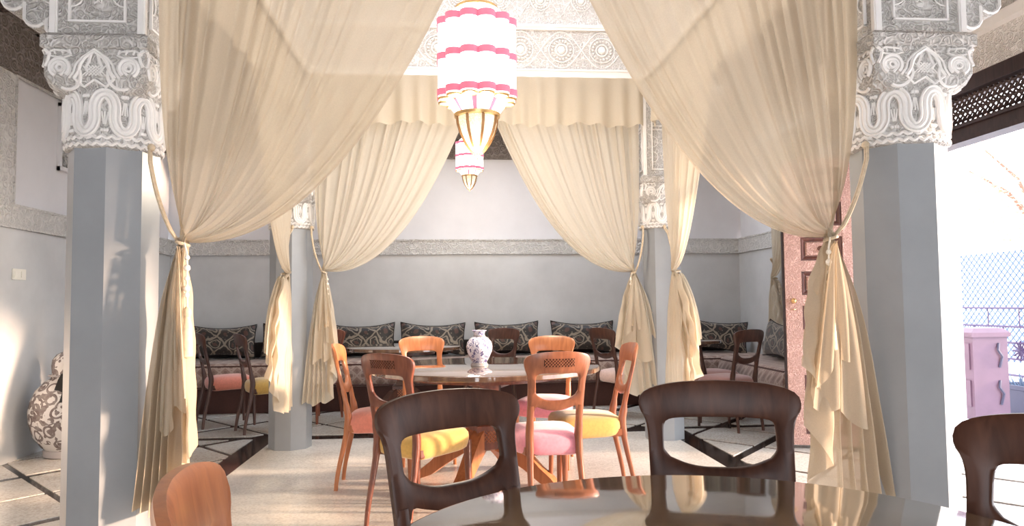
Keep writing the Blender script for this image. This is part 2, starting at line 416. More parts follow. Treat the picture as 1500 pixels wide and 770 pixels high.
wb_ = struct(MB().box(XL-.25, XR+.25, YB, YB+.25, 0, ZF0), 'wall_back', 'grey_wall', smooth=False)
struct(MB().box(XL-.25, XR+.25, YB+.03, YB+.25, ZF1, ZF2), 'upper_wall', 'white', wb_, smooth=False)
struct(MB().box(XL, XR, YB-.012, YB+.2, ZF0, ZF1), 'carved_frieze', 'frieze', wb_, smooth=False)
mb = MB()
for z in (ZF0, ZF1-.018): mb.box(XL, XR, YB-.022, YB, z, z+.018)
struct(mb, 'frieze_moulding', 'frieze', wb_, smooth=False)

wr_ = struct(MB().box(XR, XR+.3, DY1, YB+.25, 0, ZF0).box(XR, XR+.3, YF, DY0, 0, ZF0), 'wall_right', 'grey_wall', smooth=False)
struct(MB().box(XR+.03, XR+.3, DY1, YB, ZF1, ZF2).box(XR+.03, XR+.3, YF, DY0, ZF1, ZF2).box(XR, XR+.3, DY0, DY1, 2.70, 2.90), 'upper_wall', 'white', wr_, smooth=False)
struct(MB().box(XR-.012, XR+.2, DY1, YB, ZF0, ZF1), 'carved_frieze', 'frieze', wr_, smooth=False)
mb = MB()
for z in (ZF0, ZF1-.018): mb.box(XR-.022, XR, DY1, YB, z, z+.018)
struct(mb, 'frieze_moulding', 'frieze', wr_, smooth=False)
struct(MB().box(XR, XR+.3, DY0-.14, DY0, ZF0, ZF1), 'door_reveal', 'white', wr_, smooth=False)

wf = struct(MB().box(XL-.25, -1.2, YF-.2, YF, 0, ZC+.1).box(1.7, XR+.3, YF-.2, YF, 0, ZC+.1).box(-1.2, 1.7, YF-.2, YF, 2.6, ZC+.1), 'wall_front', 'white', smooth=False)  # unseen wall behind the camera, added to cut the fill light
# cornice friezes under the ceiling
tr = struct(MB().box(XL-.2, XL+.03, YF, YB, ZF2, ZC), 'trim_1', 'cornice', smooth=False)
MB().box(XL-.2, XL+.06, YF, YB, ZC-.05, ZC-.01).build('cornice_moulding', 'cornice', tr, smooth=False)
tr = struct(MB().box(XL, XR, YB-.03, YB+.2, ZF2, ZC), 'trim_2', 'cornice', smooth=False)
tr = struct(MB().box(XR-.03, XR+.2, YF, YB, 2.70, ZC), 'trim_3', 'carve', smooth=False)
MB().box(XR-.10, XR+.1, YF, YB, 2.93, 3.0).build('cornice_moulding', 'relief', tr, smooth=False)
# ceilings: low around the bay, high above it
mb = MB()
mb.box(XL-.25, -1.5, YF, YB+.25, ZC, ZC+.2); mb.box(2.9, XR+.3, YF, YB+.25, ZC, ZC+.2)
for a_, b_ in ((2.0, 2.9),): mb.box(a_, b_, YF, 7.0, ZC, ZC+.2); mb.box(a_, b_, 8.3, YB+.25, ZC, ZC+.2)
mb.box(-1.50, 2.0, 6.4, 7.0, ZC, ZC+.2); mb.box(-1.50, 2.0, 8.3, YB+.25, ZC, ZC+.2); mb.box(-1.50, 2.0, YF, 2.75, ZC, ZC+.2)  # unseen skylight gap over the back aisle, added to brighten the back wall
cl = struct(mb, 'ceiling', 'ceil_wood', smooth=False)
MB().box(-1.7, 2.2, 2.6, 6.6, 5.9, 6.05).build('bay_ceiling', 'carve', cl, smooth=False)
mb = MB()
for px_ in (-1.6, .22, 2.0):
    for py_ in (2.75, 4.5, 6.3): 
        if px_ != .22 or py_ != 4.5: mb.box(px_, px_+.12, py_, py_+.12, 4.55, 5.9)
mb.build('added_clerestory_posts', 'white', cl, smooth=False)  # unseen open clerestory, added to let daylight down into the bay
mb = MB()
for k in range(14):
    y = 2.0+k*.5
    mb.box(XL, -1.5, y, y+.06, ZC-.05, ZC); mb.box(2.0, XR, y, y+.06, ZC-.05, ZC)
mb.box(-1.5, 2.9, 7.96, 8.04, ZC-.03, ZC+.15)
mb.build('ceiling_joists', 'ceil_wood', cl, smooth=False)

# ---------------- carved beams round the bay
def rosette_mesh():
    mb = MB()
    mb.lathe([(.001, .022), (.022, .022), (.030, .014), (.034, .004), (.034, -.002)], 16)
    mb.lathe([(.040, 0), (.046, .012), (.052, .012), (.056, 0)], 20, cap=False)
    n = 18
    for k in range(n):
        a = 2*PI*k/n
        mb.sphere((.078*cos(a), .078*sin(a), .004), .0105, 6, 4, (1, 1, 1.2))
    mb.tube([(.105*cos(2*PI*k/36), .105*sin(2*PI*k/36), .004) for k in range(36)], .005, 5, closed=True)
    return mb.mesh('rosette')
ros_me = rosette_mesh(); ros_me.materials.append(MAT['relief'])
def strap_pts(L, z0, amp, per, ph):
    return [(x, 0, z0+amp*sin(2*PI*x/per+ph)) for x in [L*i/(L/per*16) for i in range(int(L/per*16)+1)]]
def beam(name, a, b, out, z1=4.6, thick=.34):
    """carved beam from a to b; 'out' is the unit normal of the decorated inner face"""
    ax = Vector((b[0]-a[0], b[1]-a[1], 0)); L = ax.length; ang = math.atan2(ax.y, ax.x)
    r = empty(name, (a[0], a[1], BZ), ang, kind='structure')      # local +y = left of direction; inner face at y = -thick/2 or +
    t = thick/2
    MB().box(0, L, -t, t, .0, z1-BZ).build('carved_face', 'carve_fine', r, smooth=False)
    mb = MB()
    for sg in (-1, 1):
        mb.box(0, L, sg*t-.028, sg*t+.028, 0, .03); mb.box(0, L, sg*t-.018, sg*t+.018, .03, .055); mb.box(0, L, sg*t-.03, sg*t+.03, .055, .07)
        mb.box(0, L, sg*t-.022, sg*t+.022, .405, .425); mb.box(0, L, sg*t-.03, sg*t+.03, .425, .45)
        mb.box(0, L, sg*t-.022, sg*t+.022, .93, .97)
    mb.build('plain_moulding', 'relief', r, smooth=False)
    sg = -1 if out < 0 else 1
    sp = .345; n = int(L/sp); off = (L-(n-1)*sp)/2
    for k in range(n):
        o = bpy.data.objects.new('rosette', ros_me); COL.objects.link(o); o.parent = r
        o.location = (off+k*sp, sg*(t+.002), .24); o.rotation_euler = (R(90)*(-sg), 0, 0)
    mb = MB()
    for ph in (0, PI):
        pts = [(x, sg*(t+.004), .24+.155*sin(2*PI*(x-off)/(2*sp)*2/2+PI/2+ph)) for x in [L*i/200 for i in range(201)]]
        mb.tube(pts, .006, 4, flatz=1)
    # zigzag star lines of the upper band
    for ph in (0, .5):
        pts = []
        k = 0
        x = 0
        while x < L:
            pts.append((x, sg*(t+.004), .52 if (k % 2) else .80)); x += sp/2; k += 1
        mb.tube([(min(L, p[0]+ph*sp*0), p[1], p[2] if ph == 0 else 1.32-p[2]) for p in pts], .006, 4)
    mb.build('interlace_strapwork', 'relief', r)
    for k in range(n-1):
        o = bpy.data.objects.new('rosette', ros_me); COL.objects.link(o); o.parent = r; o.scale = (.8, .8, 1)
        o.location = (off+(k+.5)*sp, sg*(t+.002), .66); o.rotation_euler = (R(90)*(-sg), 0, 0)
    return r
beam('trim_4', (-1.31, 6.20), (1.80, 6.20), -1)
beam('trim_5', (-1.31, 3.02), (1.83, 3.02), 1)
beam('trim_6', (-1.33, 3.18), (-1.33, 6.03), -1)
beam('trim_7', (1.83, 3.18), (1.83, 6.03), 1)

# ---------------- pillars
def pill_path(f, n): return [f(i/n) for i in range(n+1)]
def make_pillar():
    r = empty('octagonal_pillar')
    rr = .170; ph = R(13)
    def octo(rad, z, k=8): return [(rad*cos(2*PI*j/k+ph), rad*sin(2*PI*j/k+ph), z) for j in range(k)]
    MB().loft([octo(rr, .004), octo(rr, 1.78)]).build('shaft', 'pillar', r, smooth=False)
    # necking ring with serpentine ribbon
    MB().lathe([(.160, 1.77), (.176, 1.775), (.176, 2.0), (.16, 2.01)], 32).build('necking_ring', 'carve_ground', r)
    ring = [c for c in r.children if c.name.startswith('necking')][0]
    mb = MB()
    RR = .176
    for zz, q in ((1.786, .007), (1.812, .007)):
        mb.tube([((RR+.002)*cos(a), (RR+.002)*sin(a), zz+.005*sin(a*32+(zz > 1.8)*PI)) for a in [2*PI*i/160 for i in range(160)]], q, 4, closed=True)
    # meander band: sinusoid with overhanging round bends, profiled ribbon
    n = 8*40; cen = []
    for i in range(n):
        u = i/40.0
        cen.append((2*PI*u/8*RR-.0125*sin(4*PI*u), 1.905+.060*sin(2*PI*u)*(1.12-.12*cos(4*PI*u))))
    cross = [(-.022, 0), (-.021, .011), (-.016, .014), (-.012, .011), (-.010, .005), (-.007, .011), (0, .014), (.007, .011), (.010, .005), (.012, .011), (.016, .014), (.021, .011), (.022, 0)]
    rows = []
    for i in range(n+1):
        p = cen[i % n]; q0 = cen[(i-1) % n]; q1 = cen[(i+1) % n]
        per = 2*PI*RR
        dx = (q1[0]-q0[0]+per/2) % per-per/2; dz = q1[1]-q0[1]; L_ = math.hypot(dx, dz); nx_, nz_ = -dz/L_, dx/L_
        rows.append([((RR+h)*cos((p[0]+nx_*o)/RR), (RR+h)*sin((p[0]+nx_*o)/RR), p[1]+nz_*o) for o, h in cross])
    mb.grid(rows)
    for k in range(16):
        a = 2*PI*(k+.5)/16
        up = 1 if k % 2 == 0 else -1
        zt = 1.905-up*.045
        for q in range(3):
            mb.sphere(((RR+.002)*cos(a+(q-1)*.045), (RR+.002)*sin(a+(q-1)*.045), zt-up*.022), .008, 6, 4)
        for q in (-1, 0, 1): mb.tube([((RR+.002)*cos(a+q*.02), (RR+.002)*sin(a+q*.02), zt), ((RR+.002)*cos(a+q*.06), (RR+.002)*sin(a+q*.06), zt+up*.05)], .0035, 4)
    mb.build('serpentine_ribbon', 'relief', ring)
    # cushion block
    def sq(h, z, c=.0):
        return [(h, -h+c, z), (h, h-c, z), (h-c, h, z), (-h+c, h, z), (-h, h-c, z), (-h, -h+c, z), (-h+c, -h, z), (h-c, -h, z)]
    MB().loft([sq(.135, 1.975, .05), sq(.165, 1.985, .05), sq(.183, 2.01, .03), sq(.190, 2.045, .01), sq(.190, 2.15, .002), sq(.200, 2.155, .001), sq(.200, 2.20, .001), sq(.185, 2.215, .001)]).build('cushion_capital', 'carve_ground', r, angle=30)
    blk = [c for c in r.children if c.name.startswith('cushion')][0]
    mb = MB()
    def face(fn, rad, k=4):
        """relief line on the four faces; fn list of (x, z)"""
        for q in range(4):
            a = q*PI/2
            P = []
            for x, z in fn:
                d = .192 if z > 2.04 else .192-(2.04-z)*.35
                P.append((x*cos(a)+d*sin(a), x*sin(a)-d*cos(a), z))
            mb.tube(P, rad, 5)
    arc = lambda cx, cz, ra, a0, a1, n=14: [(cx+ra*cos(R(lerp(a0, a1, i/n))), cz+ra*sin(R(lerp(a0, a1, i/n)))) for i in range(n+1)]
    for dd, ra in ((0, .008), (.018, .005)):
        # pointed ogee arch
        mb_l = [(-.075-dd, 2.035), (-.058-dd, 2.06), (-.05-dd, 2.09), (-.035-dd*.7, 2.115), (0, 2.14+dd*.6), (.035+dd*.7, 2.115), (.05+dd, 2.09), (.058+dd, 2.06), (.075+dd, 2.035)]
        face(mb_l, ra)
        for sg in (-1, 1):
            face([(sg*x, z) for x, z in arc(.128, 2.075, .036-dd*.7, -60, 230)], ra)
    for sg in (-1, 1):
        face([(sg*x, z) for x, z in arc(.128, 2.075, .012, 0, 360)], .006)
        face([(sg*x, z) for x, z in arc(.10, 2.045, .05, 150, 300)], .007)
        face([(sg*x, z) for x, z in arc(.135, 2.07, .024, -30, 250)], .006)
        face([(sg*.185, 2.145), (sg*.165, 2.13), (sg*.172, 2.10), (sg*.182, 2.08)], .007)
        face([(sg*.012, 2.13), (sg*.020, 2.10), (sg*.032, 2.075), (sg*.02, 2.055)], .006)
        for q in range(3): face([(sg*(.095+q*.028), 2.146), (sg*(.088+q*.028), 2.128)], .004)
        face([(sg*x, z) for x, z in [(.178, 2.13), (.15, 2.145), (.10, 2.14), (.085, 2.125), (.115, 2.115), (.16, 2.12), (.178, 2.13)]], .004)
        face([(sg*.075, 2.035), (sg*.04, 2.005), (0, 2.03)], .006)
    for i in range(-2, 3):
        face([(i*.012-.02, 2.045), (i*.012+.02, 2.085)], .0028); face([(i*.012+.02, 2.045), (i*.012-.02, 2.085)], .0028)
    for z in (2.165, 2.19):
        face([(x/100.0, z+.004*sin(x*1.3+z*900)) for x in range(-19, 20)], .006)
    mb.build('carved_relief', 'relief', blk)
    # pier above with framed panels
    MB().box(-.168, .168, -.168, .168, 2.21, BZ).build('pier', 'carve_ground', r, smooth=False)
    pr = [c for c in r.children if c.name.startswith('pier')][0]
    mb = MB()
    for q in range(4):
        a = q*PI/2; ca, sa = cos(a), sin(a)
        def bx(x0, x1, z0, z1, d0=.150, d1=.180):
            vs = [(x, -d, z) for z in (z0, z1) for x, d in ((x0, d0), (x1, d0), (x1, d1), (x0, d1))]
            vs = [(x*ca-y*sa, x*sa+y*ca, z) for x, y, z in vs]
            mb.add(vs, [(3,2,1,0),(4,5,6,7),(0,1,5,4),(1,2,6,5),(2,3,7,6),(3,0,4,7)])
        bx(-.175, -.155, 2.21, BZ); bx(.155, .175, 2.21, BZ)
        for x in (-.108, .100): bx(x, x+.008, 2.265, 2.98)
        for z in (2.262, 2.60, 2.63, 2.97): bx(-.108, .108, z, z+.008)
        for zc in (2.37, 2.5, 2.72, 2.86):
            pts = []
            for i in range(17):
                rr_ = .034 if i % 2 else .020
                b_ = 2*PI*i/16; x, z = rr_*cos(b_), zc+rr_*sin(b_); y = -.172
                pts.append((x*ca-y*sa, x*sa+y*ca, z))
            mb.tube(pts, .004, 4)
            for sg in (-1, 1):
                pts = []
                for i in range(9):
                    b_ = PI/2+PI*i/8; x, z = sg*(.10+.045*cos(b_)), zc+.045*sin(b_); y = -.172
                    pts.append((x*ca-y*sa, x*sa+y*ca, z))
                mb.tube(pts, .0035, 4)
    mb.build('panel_frame', 'relief', pr)
    return r
pil0 = make_pillar()
pls = {}
for key, lab in (('nl', 'grey octagonal pillar in the left foreground with carved white capital'),
                 ('nr', 'grey octagonal pillar in the right foreground beside the bright garden doorway'),
                 ('fl', 'pale faceted pillar at the far left corner of the curtained bay'),
                 ('fr', 'pale faceted pillar at the far right corner of the bay between two curtains')):
    p = pil0 if key == 'nl' else copy_tree(pil0)
    p.location = (*PIL[key], 0)
    if key == 'nr': p.scale = (1.08, 1.08, 1)
    tag(p, lab, 'pillar'); pls[key] = p
# scalloped plaster brackets springing outwards from the near piers
def bracket(x, y, sg, label):
    out = [(.0, 2.24)]
    n = 6
    for k in range(n):
        cx = .06+k*.085; cz = 2.27+.030*k+.012*k*k
        for i in range(6):
            a = R(200+i*28); out.append((cx+.045*cos(a), cz+.045*sin(a)))
    out += [(.56, 2.9), (.56, BZ+.1), (.0, BZ+.1)]
    mb = MB()
    mb.loft([[(sg*px, -.08, pz) for px, pz in out], [(sg*px, .08, pz) for px, pz in out]])
    o = mb.build('scalloped_bracket', 'carve_ground', None, smooth=False, loc=(x+sg*.196, y, 0))
    tag(o, label, 'bracket')
    mb = MB(); edge = out[1:-3]
    for yy in (-.083, .083):
        mb.tube([(sg*px, yy, pz+.01) for px, pz in edge], .007, 4)
        for k in range(5):
            c = (.09+k*.085, 2.40+.03*k+.012*k*k)
            mb.tube([(sg*(c[0]+.028*cos(2*PI*i/12)), yy, c[1]+.028*sin(2*PI*i/12)) for i in range(12)], .005, 4, closed=True)
    mb.build('carved_relief', 'relief', o)
bracket(-1.31, 3.12, -1, 'scalloped carved plaster bracket left of the left foreground pillar top')
bracket(1.83, 2.93, 1, 'scalloped carved plaster bracket right of the right foreground pillar top')

# ---------------- curtains
def curtain(name, base, dr, half, tie_s, label, group, mat='curtain', flip=1, hem=(-.14, .06, .37, .60), nu=220, seed=1, yoff=0.0, zt=1.42, ztop=3.02, Np=15, sag=0.0, folds=3, cordz=1.77, deep=1.0):
    """base: pillar axis; dr: unit vector along the rod; flip: side of the cloth that faces the viewer"""
    rnd = random.Random(seed)
    ph = [rnd.uniform(0, 6.28) for _ in range(8)]
    nrm = Vector((dr[1]*flip, -dr[0]*flip))
    root = empty(name, (base[0], base[1], 0), 0, label, 'curtain', group)
    def W3(s, n, z): return (dr[0]*s+nrm[0]*(n+yoff), dr[1]*s+nrm[1]*(n+yoff), z)
    P0s, P1s, P2s = (.20, half), (.205, half-.29), (.20, .86*half/1.55)
    P1z, P2z = (2.3, 2.25-sag), (1.72, 1.36-sag)
    rows = []
    NV = 46
    def pleat(u, t):
        w = u+.030*sin(9*u+ph[0])+.014*sin(23*u+ph[1])
        a = sin(2*PI*Np*w+ph[2]+.9*sin(3*t+ph[3]+8*u))
        b = sin(2*PI*Np*.43*w+ph[4])
        c_ = sin(2*PI*Np*2.3*w+ph[5]+4*t)
        return (a*.75+b*.55+c_*.18)*(.75+.35*sin(5*u+2*t+ph[6]))
    for iv in range(NV+1):
        t = iv/NV; row = []
        for iu in range(nu+1):
            u = iu/nu
            uu = u
            p0s, p1s, p2s = lerp(*P0s, uu), lerp(*P1s, uu), lerp(*P2s, uu)
            p1z, p2z = lerp(*P1z, uu), lerp(*P2z, uu**.8)
            q = 1-t
            s = q**3*p0s+3*q*q*t*p1s+3*q*t*t*p2s+t**3*tie_s
            z = q**3*ztop+3*q*q*t*p1z+3*q*t*t*p2z+t**3*zt
            A = lerp(.030, .016, t)*(1-.5*t)
            if t < .05: A *= .6+.4*t/.05
            pl = pleat(u, t)
            # bundle thickness at the tie
            s += (t**4)*.018*sin(2*PI*3*u+1)
            z += (t**3)*(.5-u)*.06*(1-t*.5)
            n = A*pl + (t**5)*.022*sin(2*PI*4*u)
            s2 = .35*A*pleat(u+.009, t)*(1-t)
            row.append(W3(s+s2, n+.02*(1-u)*t, z+s2*.6*u))
        rows.append(row)
    # tail below the tie
    h0, h1, z0, z1 = hem
    NT = 40
    for iv in range(1, NT+1):
        v = iv/NT; row = []
        for iu in range(nu+1):
            u = iu/nu
            if u < .5:
                g = u/.5*.62; zz = z0+.015*sin(2*PI*3*u); lay = 0; wob = 0
            else:
                k = (u-.5)/.5*folds; i = min(int(k), folds-1); f = k-i
                tri = (f if f < .5 else 1-f)*2
                g = .62+(.38)*(i+f)/folds+.20*tri-.12*(i/folds)
                zz = lerp(z0, z1, sstep((k)/folds)); lay = (i+sstep(f))*.022
                zz += .02*sin(f*PI)
            sp = v**.55
            s = tie_s+lerp(h0, h1, g)*sp + (1-sstep(v*4))*.010*sin(2*PI*3*u+1)
            z = lerp(zt-.03, zz, v)
            n = lay*(.35+.65*v)+deep*(.010+.012*v)*sin(2*PI*(9 if u < .5 else 5)*u+ph[5]+.8*sin(5*v+ph[6]))+.008*sin(13*v*(1+u)+ph[7])*(1 if u > .5 else .3)
            row.append(W3(s, n, z))
        rows.append(row)
    mb = MB(); mb.grid(rows)
    p = mb.build('curtain_panel', mat, root, angle=180)
    # folded front flap of the tail, stepped hem
    fa, fb, fz0, fz1 = (h0*.35, h1*1.05, lerp(z0, zt, .30), lerp(z0, zt, .55))
    for kf, (ga, gb, ha, hb_) in enumerate(((fa, fb, fz0, fz0+.10), (fa*.2, fb*.9, fz1, fz1-.12))):
        rows = []
        for iv in range(25):
            v = iv/24; row = []
            for iu in range(61):
                u = iu/60; k = u*2.0; i = min(int(k), 1); f = k-i; tri = (f if f < .5 else 1-f)*2
                g = (i+f)/2.0+.22*tri-.11
                hz = lerp(ha, hb_, sstep(u))+.035*sin(2*PI*1.5*u+ph[1])
                sp = v**.6
                row.append(W3(tie_s+lerp(ga, gb, g)*sp, .040+.022*kf+(.018*(i+sstep(f))+.010*sin(2*PI*4*u+ph[2]+2*v))*(.3+.7*v)+.02*sin(PI*v), lerp(zt-.035, hz, v)))
            rows.append(row)
        MB().grid(rows).build('front_flap', mat, root, angle=180)
    # heading tape
    mb = MB(); mb.box(0, half-.17, -.012, .012, 0, .05)
    hd = mb.build('heading_tape', mat, root, smooth=False)
    hd.location = (dr[0]*.18+nrm[0]*yoff, dr[1]*.18+nrm[1]*yoff, ztop-.035); hd.rotation_euler = (0, 0, math.atan2(dr[1], dr[0]))
    # cord from a hook under the capital to the bundle, looping round it
    mb = MB()
    for dz in (0, .014):
        pts = [W3(.185, .0+dz, cordz)]
        for i in range(1, 8):
            t = i/8; pts.append(W3(lerp(.185, tie_s-.012, t)-.012*sin(PI*t), .02+.03*t+dz, lerp(cordz, zt-.01, t)-.015*sin(PI*t)))
        for i in range(0, 9):
            a = -PI/2+PI*i/8
            pts.append(W3(tie_s+.004+.034*sin(a)*.6, .048*cos(a)+dz*.3+.01, zt-.012-.018*(i/8)))
        mb.tube(pts, .0065, 5)
    mb.sphere(W3(.188, .005, cordz+.012), .016, 8, 5)
    mb.build('tieback_cord', 'tassel', root)
    # beaded tassel
    mb = MB(); ts = tie_s+.035
    mb.tube([W3(tie_s+.02, .05, zt-.02), W3(ts, .065, zt-.06), W3(ts+.006, .068, zt-.30)], .004, 5)
    for q, zz in enumerate((.08, .12, .16, .2, .225)): mb.sphere(W3(ts+.003, .068, zt-zz), .011+.003*(q % 2), 8, 5)
    mb.build('bead_string', 'bead', root)
    mb = MB()
    c = W3(ts+.006, .068, 0)
    mb.lathe([(.006, zt-.27), (.017, zt-.285), (.017, zt-.30), (.012, zt-.31), (.020, zt-.34), (.024, zt-.46), (.018, zt-.465)], 12, (c[0], c[1]))
    mb.build('tassel', 'tassel', root)
    return root
fx = PIL
curtain('tied_curtain', PIL['nl'], (1, 0), 1.60, .315, 'sheer cream curtain swept to the left foreground pillar', 'curtains of the foreground opening', flip=1, hem=(-.16, .06, .37, .60), seed=3, yoff=.11, folds=2, deep=3.2)
curtain('tied_curtain', PIL['nr'], (-1, 0), 1.60, .355, 'sheer cream curtain swept to the right foreground pillar', 'curtains of the foreground opening', flip=-1, hem=(-.24, .15, .36, .92), seed=5, yoff=.08, folds=3, deep=2.0)
curtain('tied_curtain', PIL['fl'], (1, 0), 1.56, .285, 'cream curtain across the far opening tied to the far left pillar', 'curtains of the far opening', 'curtain_far', 1, (-.17, .12, .36, .72), seed=8, yoff=.12, zt=1.44, folds=3)
curtain('tied_curtain', PIL['fr'], (-1, 0), 1.56, .275, 'cream curtain across the far opening tied to the far right pillar', 'curtains of the far opening', 'curtain_far', -1, (-.30, .16, .37, .80), seed=11, yoff=.12, folds=3)
curtain('tied_curtain', PIL['fl'], (0, -1), 1.50, .32, 'narrow cream curtain of the left opening hanging left of the far left pillar', 'curtains of the side openings', 'curtain_far', 1, (-.10, .42, .35, .62), seed=13, yoff=-.05, folds=3)
curtain('tied_curtain', PIL['fr'], (0, -1), 1.50, .40, 'sunlit orange-glowing curtain of the right opening beside the far right pillar', 'curtains of the side openings', 'curtain_far', -1, (-.22, .42, .38, .60), seed=17, yoff=-.02, folds=3)
# gathered valances
def valance(a, b, off, label, mat='curtain_far', z0=2.63, z1=3.03, seed=0):
    ax = Vector((b[0]-a[0], b[1]-a[1])); L = ax.length; d = ax/L; n = Vector((d.y, -d.x))
    rnd = random.Random(seed); ph = [rnd.uniform(0, 6.28) for _ in range(4)]
    rows = []; NU = int(L*110)
    for iv in range(15):
        t = iv/14; row = []
        for iu in range(NU+1):
            u = iu/NU; x = L*u
            A = .004+.022*t**.7
            w = sin(x*38+1.3*sin(x*7+ph[0])+ph[1])+.5*sin(x*17+ph[2])
            z = lerp(z1, z0, t)+(.012*sin(x*9+ph[3])+.008*sin(x*38+ph[1]))*t
            row.append((d.x*x+n.x*(off+A*w), d.y*x+n.y*(off+A*w), z))
        rows.append(row)
    o = MB().grid(rows).build('gathered_valance', mat, None, angle=180, loc=(a[0], a[1], 0))
    tag(o, label, 'valance')
    MB().box(0, L, -.006, .006, 0, .045).build('heading_band', mat, o, smooth=False).rotation_euler = (0, 0, math.atan2(d.y, d.x))
    o.children[0].location = (n.x*(off-.03), n.y*(off-.03), z1-.045)
    return o
valance((-1.13, 6.20), (1.62, 6.20), .20, 'gathered cream valance under the carved beam of the far opening', seed=2)
valance((-1.31, 3.35), (-1.31, 6.0), .12, 'gathered cream valance along the left side opening of the bay', seed=4)
valance((1.80, 6.0), (1.80, 3.2), .12, 'gathered cream valance along the right side opening of the bay', seed=5)

# ---------------- chairs
def smooth_poly(pts, it=2):
    for _ in range(it):
        q = [pts[0]]
        for a, b in zip(pts, pts[1:]):
            q += [(lerp(a[0], b[0], .25), lerp(a[1], b[1], .25)), (lerp(a[0], b[0], .75), lerp(a[1], b[1], .75))]
        q.append(pts[-1]); pts = q
    return pts
def make_chair(style, wood_m, seat_m, lattice_on=True):
    """local frame: origin under the seat centre, facing +y"""
    if style == 'lattice': Wd, H, cr, hh, rail, po, pw = .178, .90, .112, .145, .046, .153, .036
    else: Wd, H, cr, hh, rail, po, pw = .212, .93, .096, .128, .048, .187, .040
    r = empty('dining_chair')
    zb = H-cr-hh-rail
    OS = [[(0, H), (Wd*.5, H-.003), (Wd*.84, H-.016), (Wd*.98, H-.032), (Wd, H-.055)],
          [(Wd, H-.055), (Wd*.99, H-.075), (Wd*.93, H-cr*.95), (po+.002, H-cr-.03), (po, H-cr-hh*.6)],
          [(po, H-cr-hh*.6), (po-.002, zb+.03), (po-.004, zb-.012), (po-pw, zb-.012)],
          [(po-pw, zb-.012), (po-pw-.006, zb+.020), (Wd*.45, zb+.006), (Wd*.2, zb-.006), (0, zb-.008)]]
    ht, hb = H-cr, H-cr-hh
    hw = po-pw
    IS = [[(0, ht), (hw*.80, ht-.001), (hw*.96, ht-.008), (hw*.99, ht-.020)],
          [(hw*.99, ht-.020), (hw, ht-.035), (hw, hb+hh*.42)],
          [(hw, hb+hh*.42), (hw*.99, hb+hh*.34), (hw*.88, hb+hh*.20)],
          [(hw*.88, hb+hh*.20), (hw*.6, hb+.008), (hw*.3, hb), (0, hb)]]
    def seg(P, n, last=False):
        P = smooth_poly(P); L = [0]
        for a, b in zip(P, P[1:]): L.append(L[-1]+math.dist(a, b))
        out = []
        for i in range(n+(1 if last else 0)):
            d = L[-1]*i/n; k = min(max(j for j in range(len(L)) if L[j] <= d+1e-9), len(P)-2)
            t = (d-L[k])/(L[k+1]-L[k]+1e-12); out.append((lerp(P[k][0], P[k+1][0], t), lerp(P[k][1], P[k+1][1], t)))
        return out
    cnt = (14, 10, 10, 12)
    Oh = sum([seg(P, c, i == 3) for i, (P, c) in enumerate(zip(OS, cnt))], [])
    Ih = sum([seg(P, c, i == 3) for i, (P, c) in enumerate(zip(IS, cnt))], [])
    O = Oh+[(-x, z) for x, z in Oh[-2:0:-1]]; IM = Ih+[(-x, z) for x, z in Ih[-2:0:-1]]
    def ybend(x, z):
        return -.20-.085*max(0, (z-.45))/.45-.035*(1-min(1, abs(x)/Wd)**2)*sstep((z-.55)/.3)
    T = .024
    rings = []
    rad = [(0, -T/2+.005), (.12, -T/2), (.5, -T/2), (.9, -T/2), (1, -T/2+.005), (1, T/2-.005), (.9, T/2), (.5, T/2), (.12, T/2), (0, T/2-.005)]
    for f, th in rad:
        ring = []
        for (ox, oz), (ix, iz) in zip(O, IM):
            x, z = lerp(ox, ix, f), lerp(oz, iz, f)
            ring.append((x, ybend(x, z)+th, z))
        rings.append(ring)
    rings.append(rings[0])
    MB().loft(rings, cap=False).build('backrest', wood_m, r, angle=50)
    if lattice_on:
        back = r.children[-1] if r.children else None
        for side in (-1, 1):
            mb = MB(); nx = 9
            zc = H-cr*.52
            x0, x1, z0, z1 = -.082, .082, zc-.021, zc+.021
            rowsg = [[(lerp(x0, x1, i/12), ybend(lerp(x0, x1, i/12), z)+side*(T/2+.0008), z) for i in range(13)] for z in (z0, zc, z1)]
            mb.grid(rowsg)
            mb.build('inlay_ground', 'wood_dark', r)
            mb = MB()
            k = -4
            for k in range(-3, 12):
                for sg in (1, -1):
                    pts = []
                    for j in range(5):
                        z = lerp(z0, z1, j/4); x = x0+k*.0165+(z-z0 if sg > 0 else z1-z)*1.0
                        if x0 <= x <= x1: pts.append((x, ybend(x, z)+side*(T/2+.002), z))
                    if len(pts) > 1: mb.tube(pts, .0020, 4, cap=False)
            mb.build('lattice_inlay', wood_m, r, kind='stuff')
    # rear legs / posts
    for sg in (-1, 1):
        mb = MB(); pth = []
        for i in range(17):
            t = i/16; z = lerp(zb+.02, 0, t)
            x = sg*((po-pw*.55) + (.012 if z < .4 else 0)*(1-z/.4 if z < .4 else 0))
            y = ybend(x, z) if z >= .45 else lerp(-.20, -.275, sstep((.45-z)/.45)*.7+.3*(.45-z)/.45)
            wx = lerp(.0175, .0125, sstep(t*1.6)) if z > .45 else lerp(.017, .0105, (.45-z)/.45)
            wy = .014 if z > .5 else lerp(.019, .0115, (.5-z)/.5)
            if .36 < z < .52: wx, wy = .019, .021
            pth.append((x, y, z, wx, wy))
        mb.loft([[(x+wx*a, y+wy*b, z) for a, b in ((-1, -.6), (-.6, -1), (.6, -1), (1, -.6), (1, .6), (.6, 1), (-.6, 1), (-1, .6))] for x, y, z, wx, wy in pth])
        mb.build('leg', wood_m, r, angle=50)
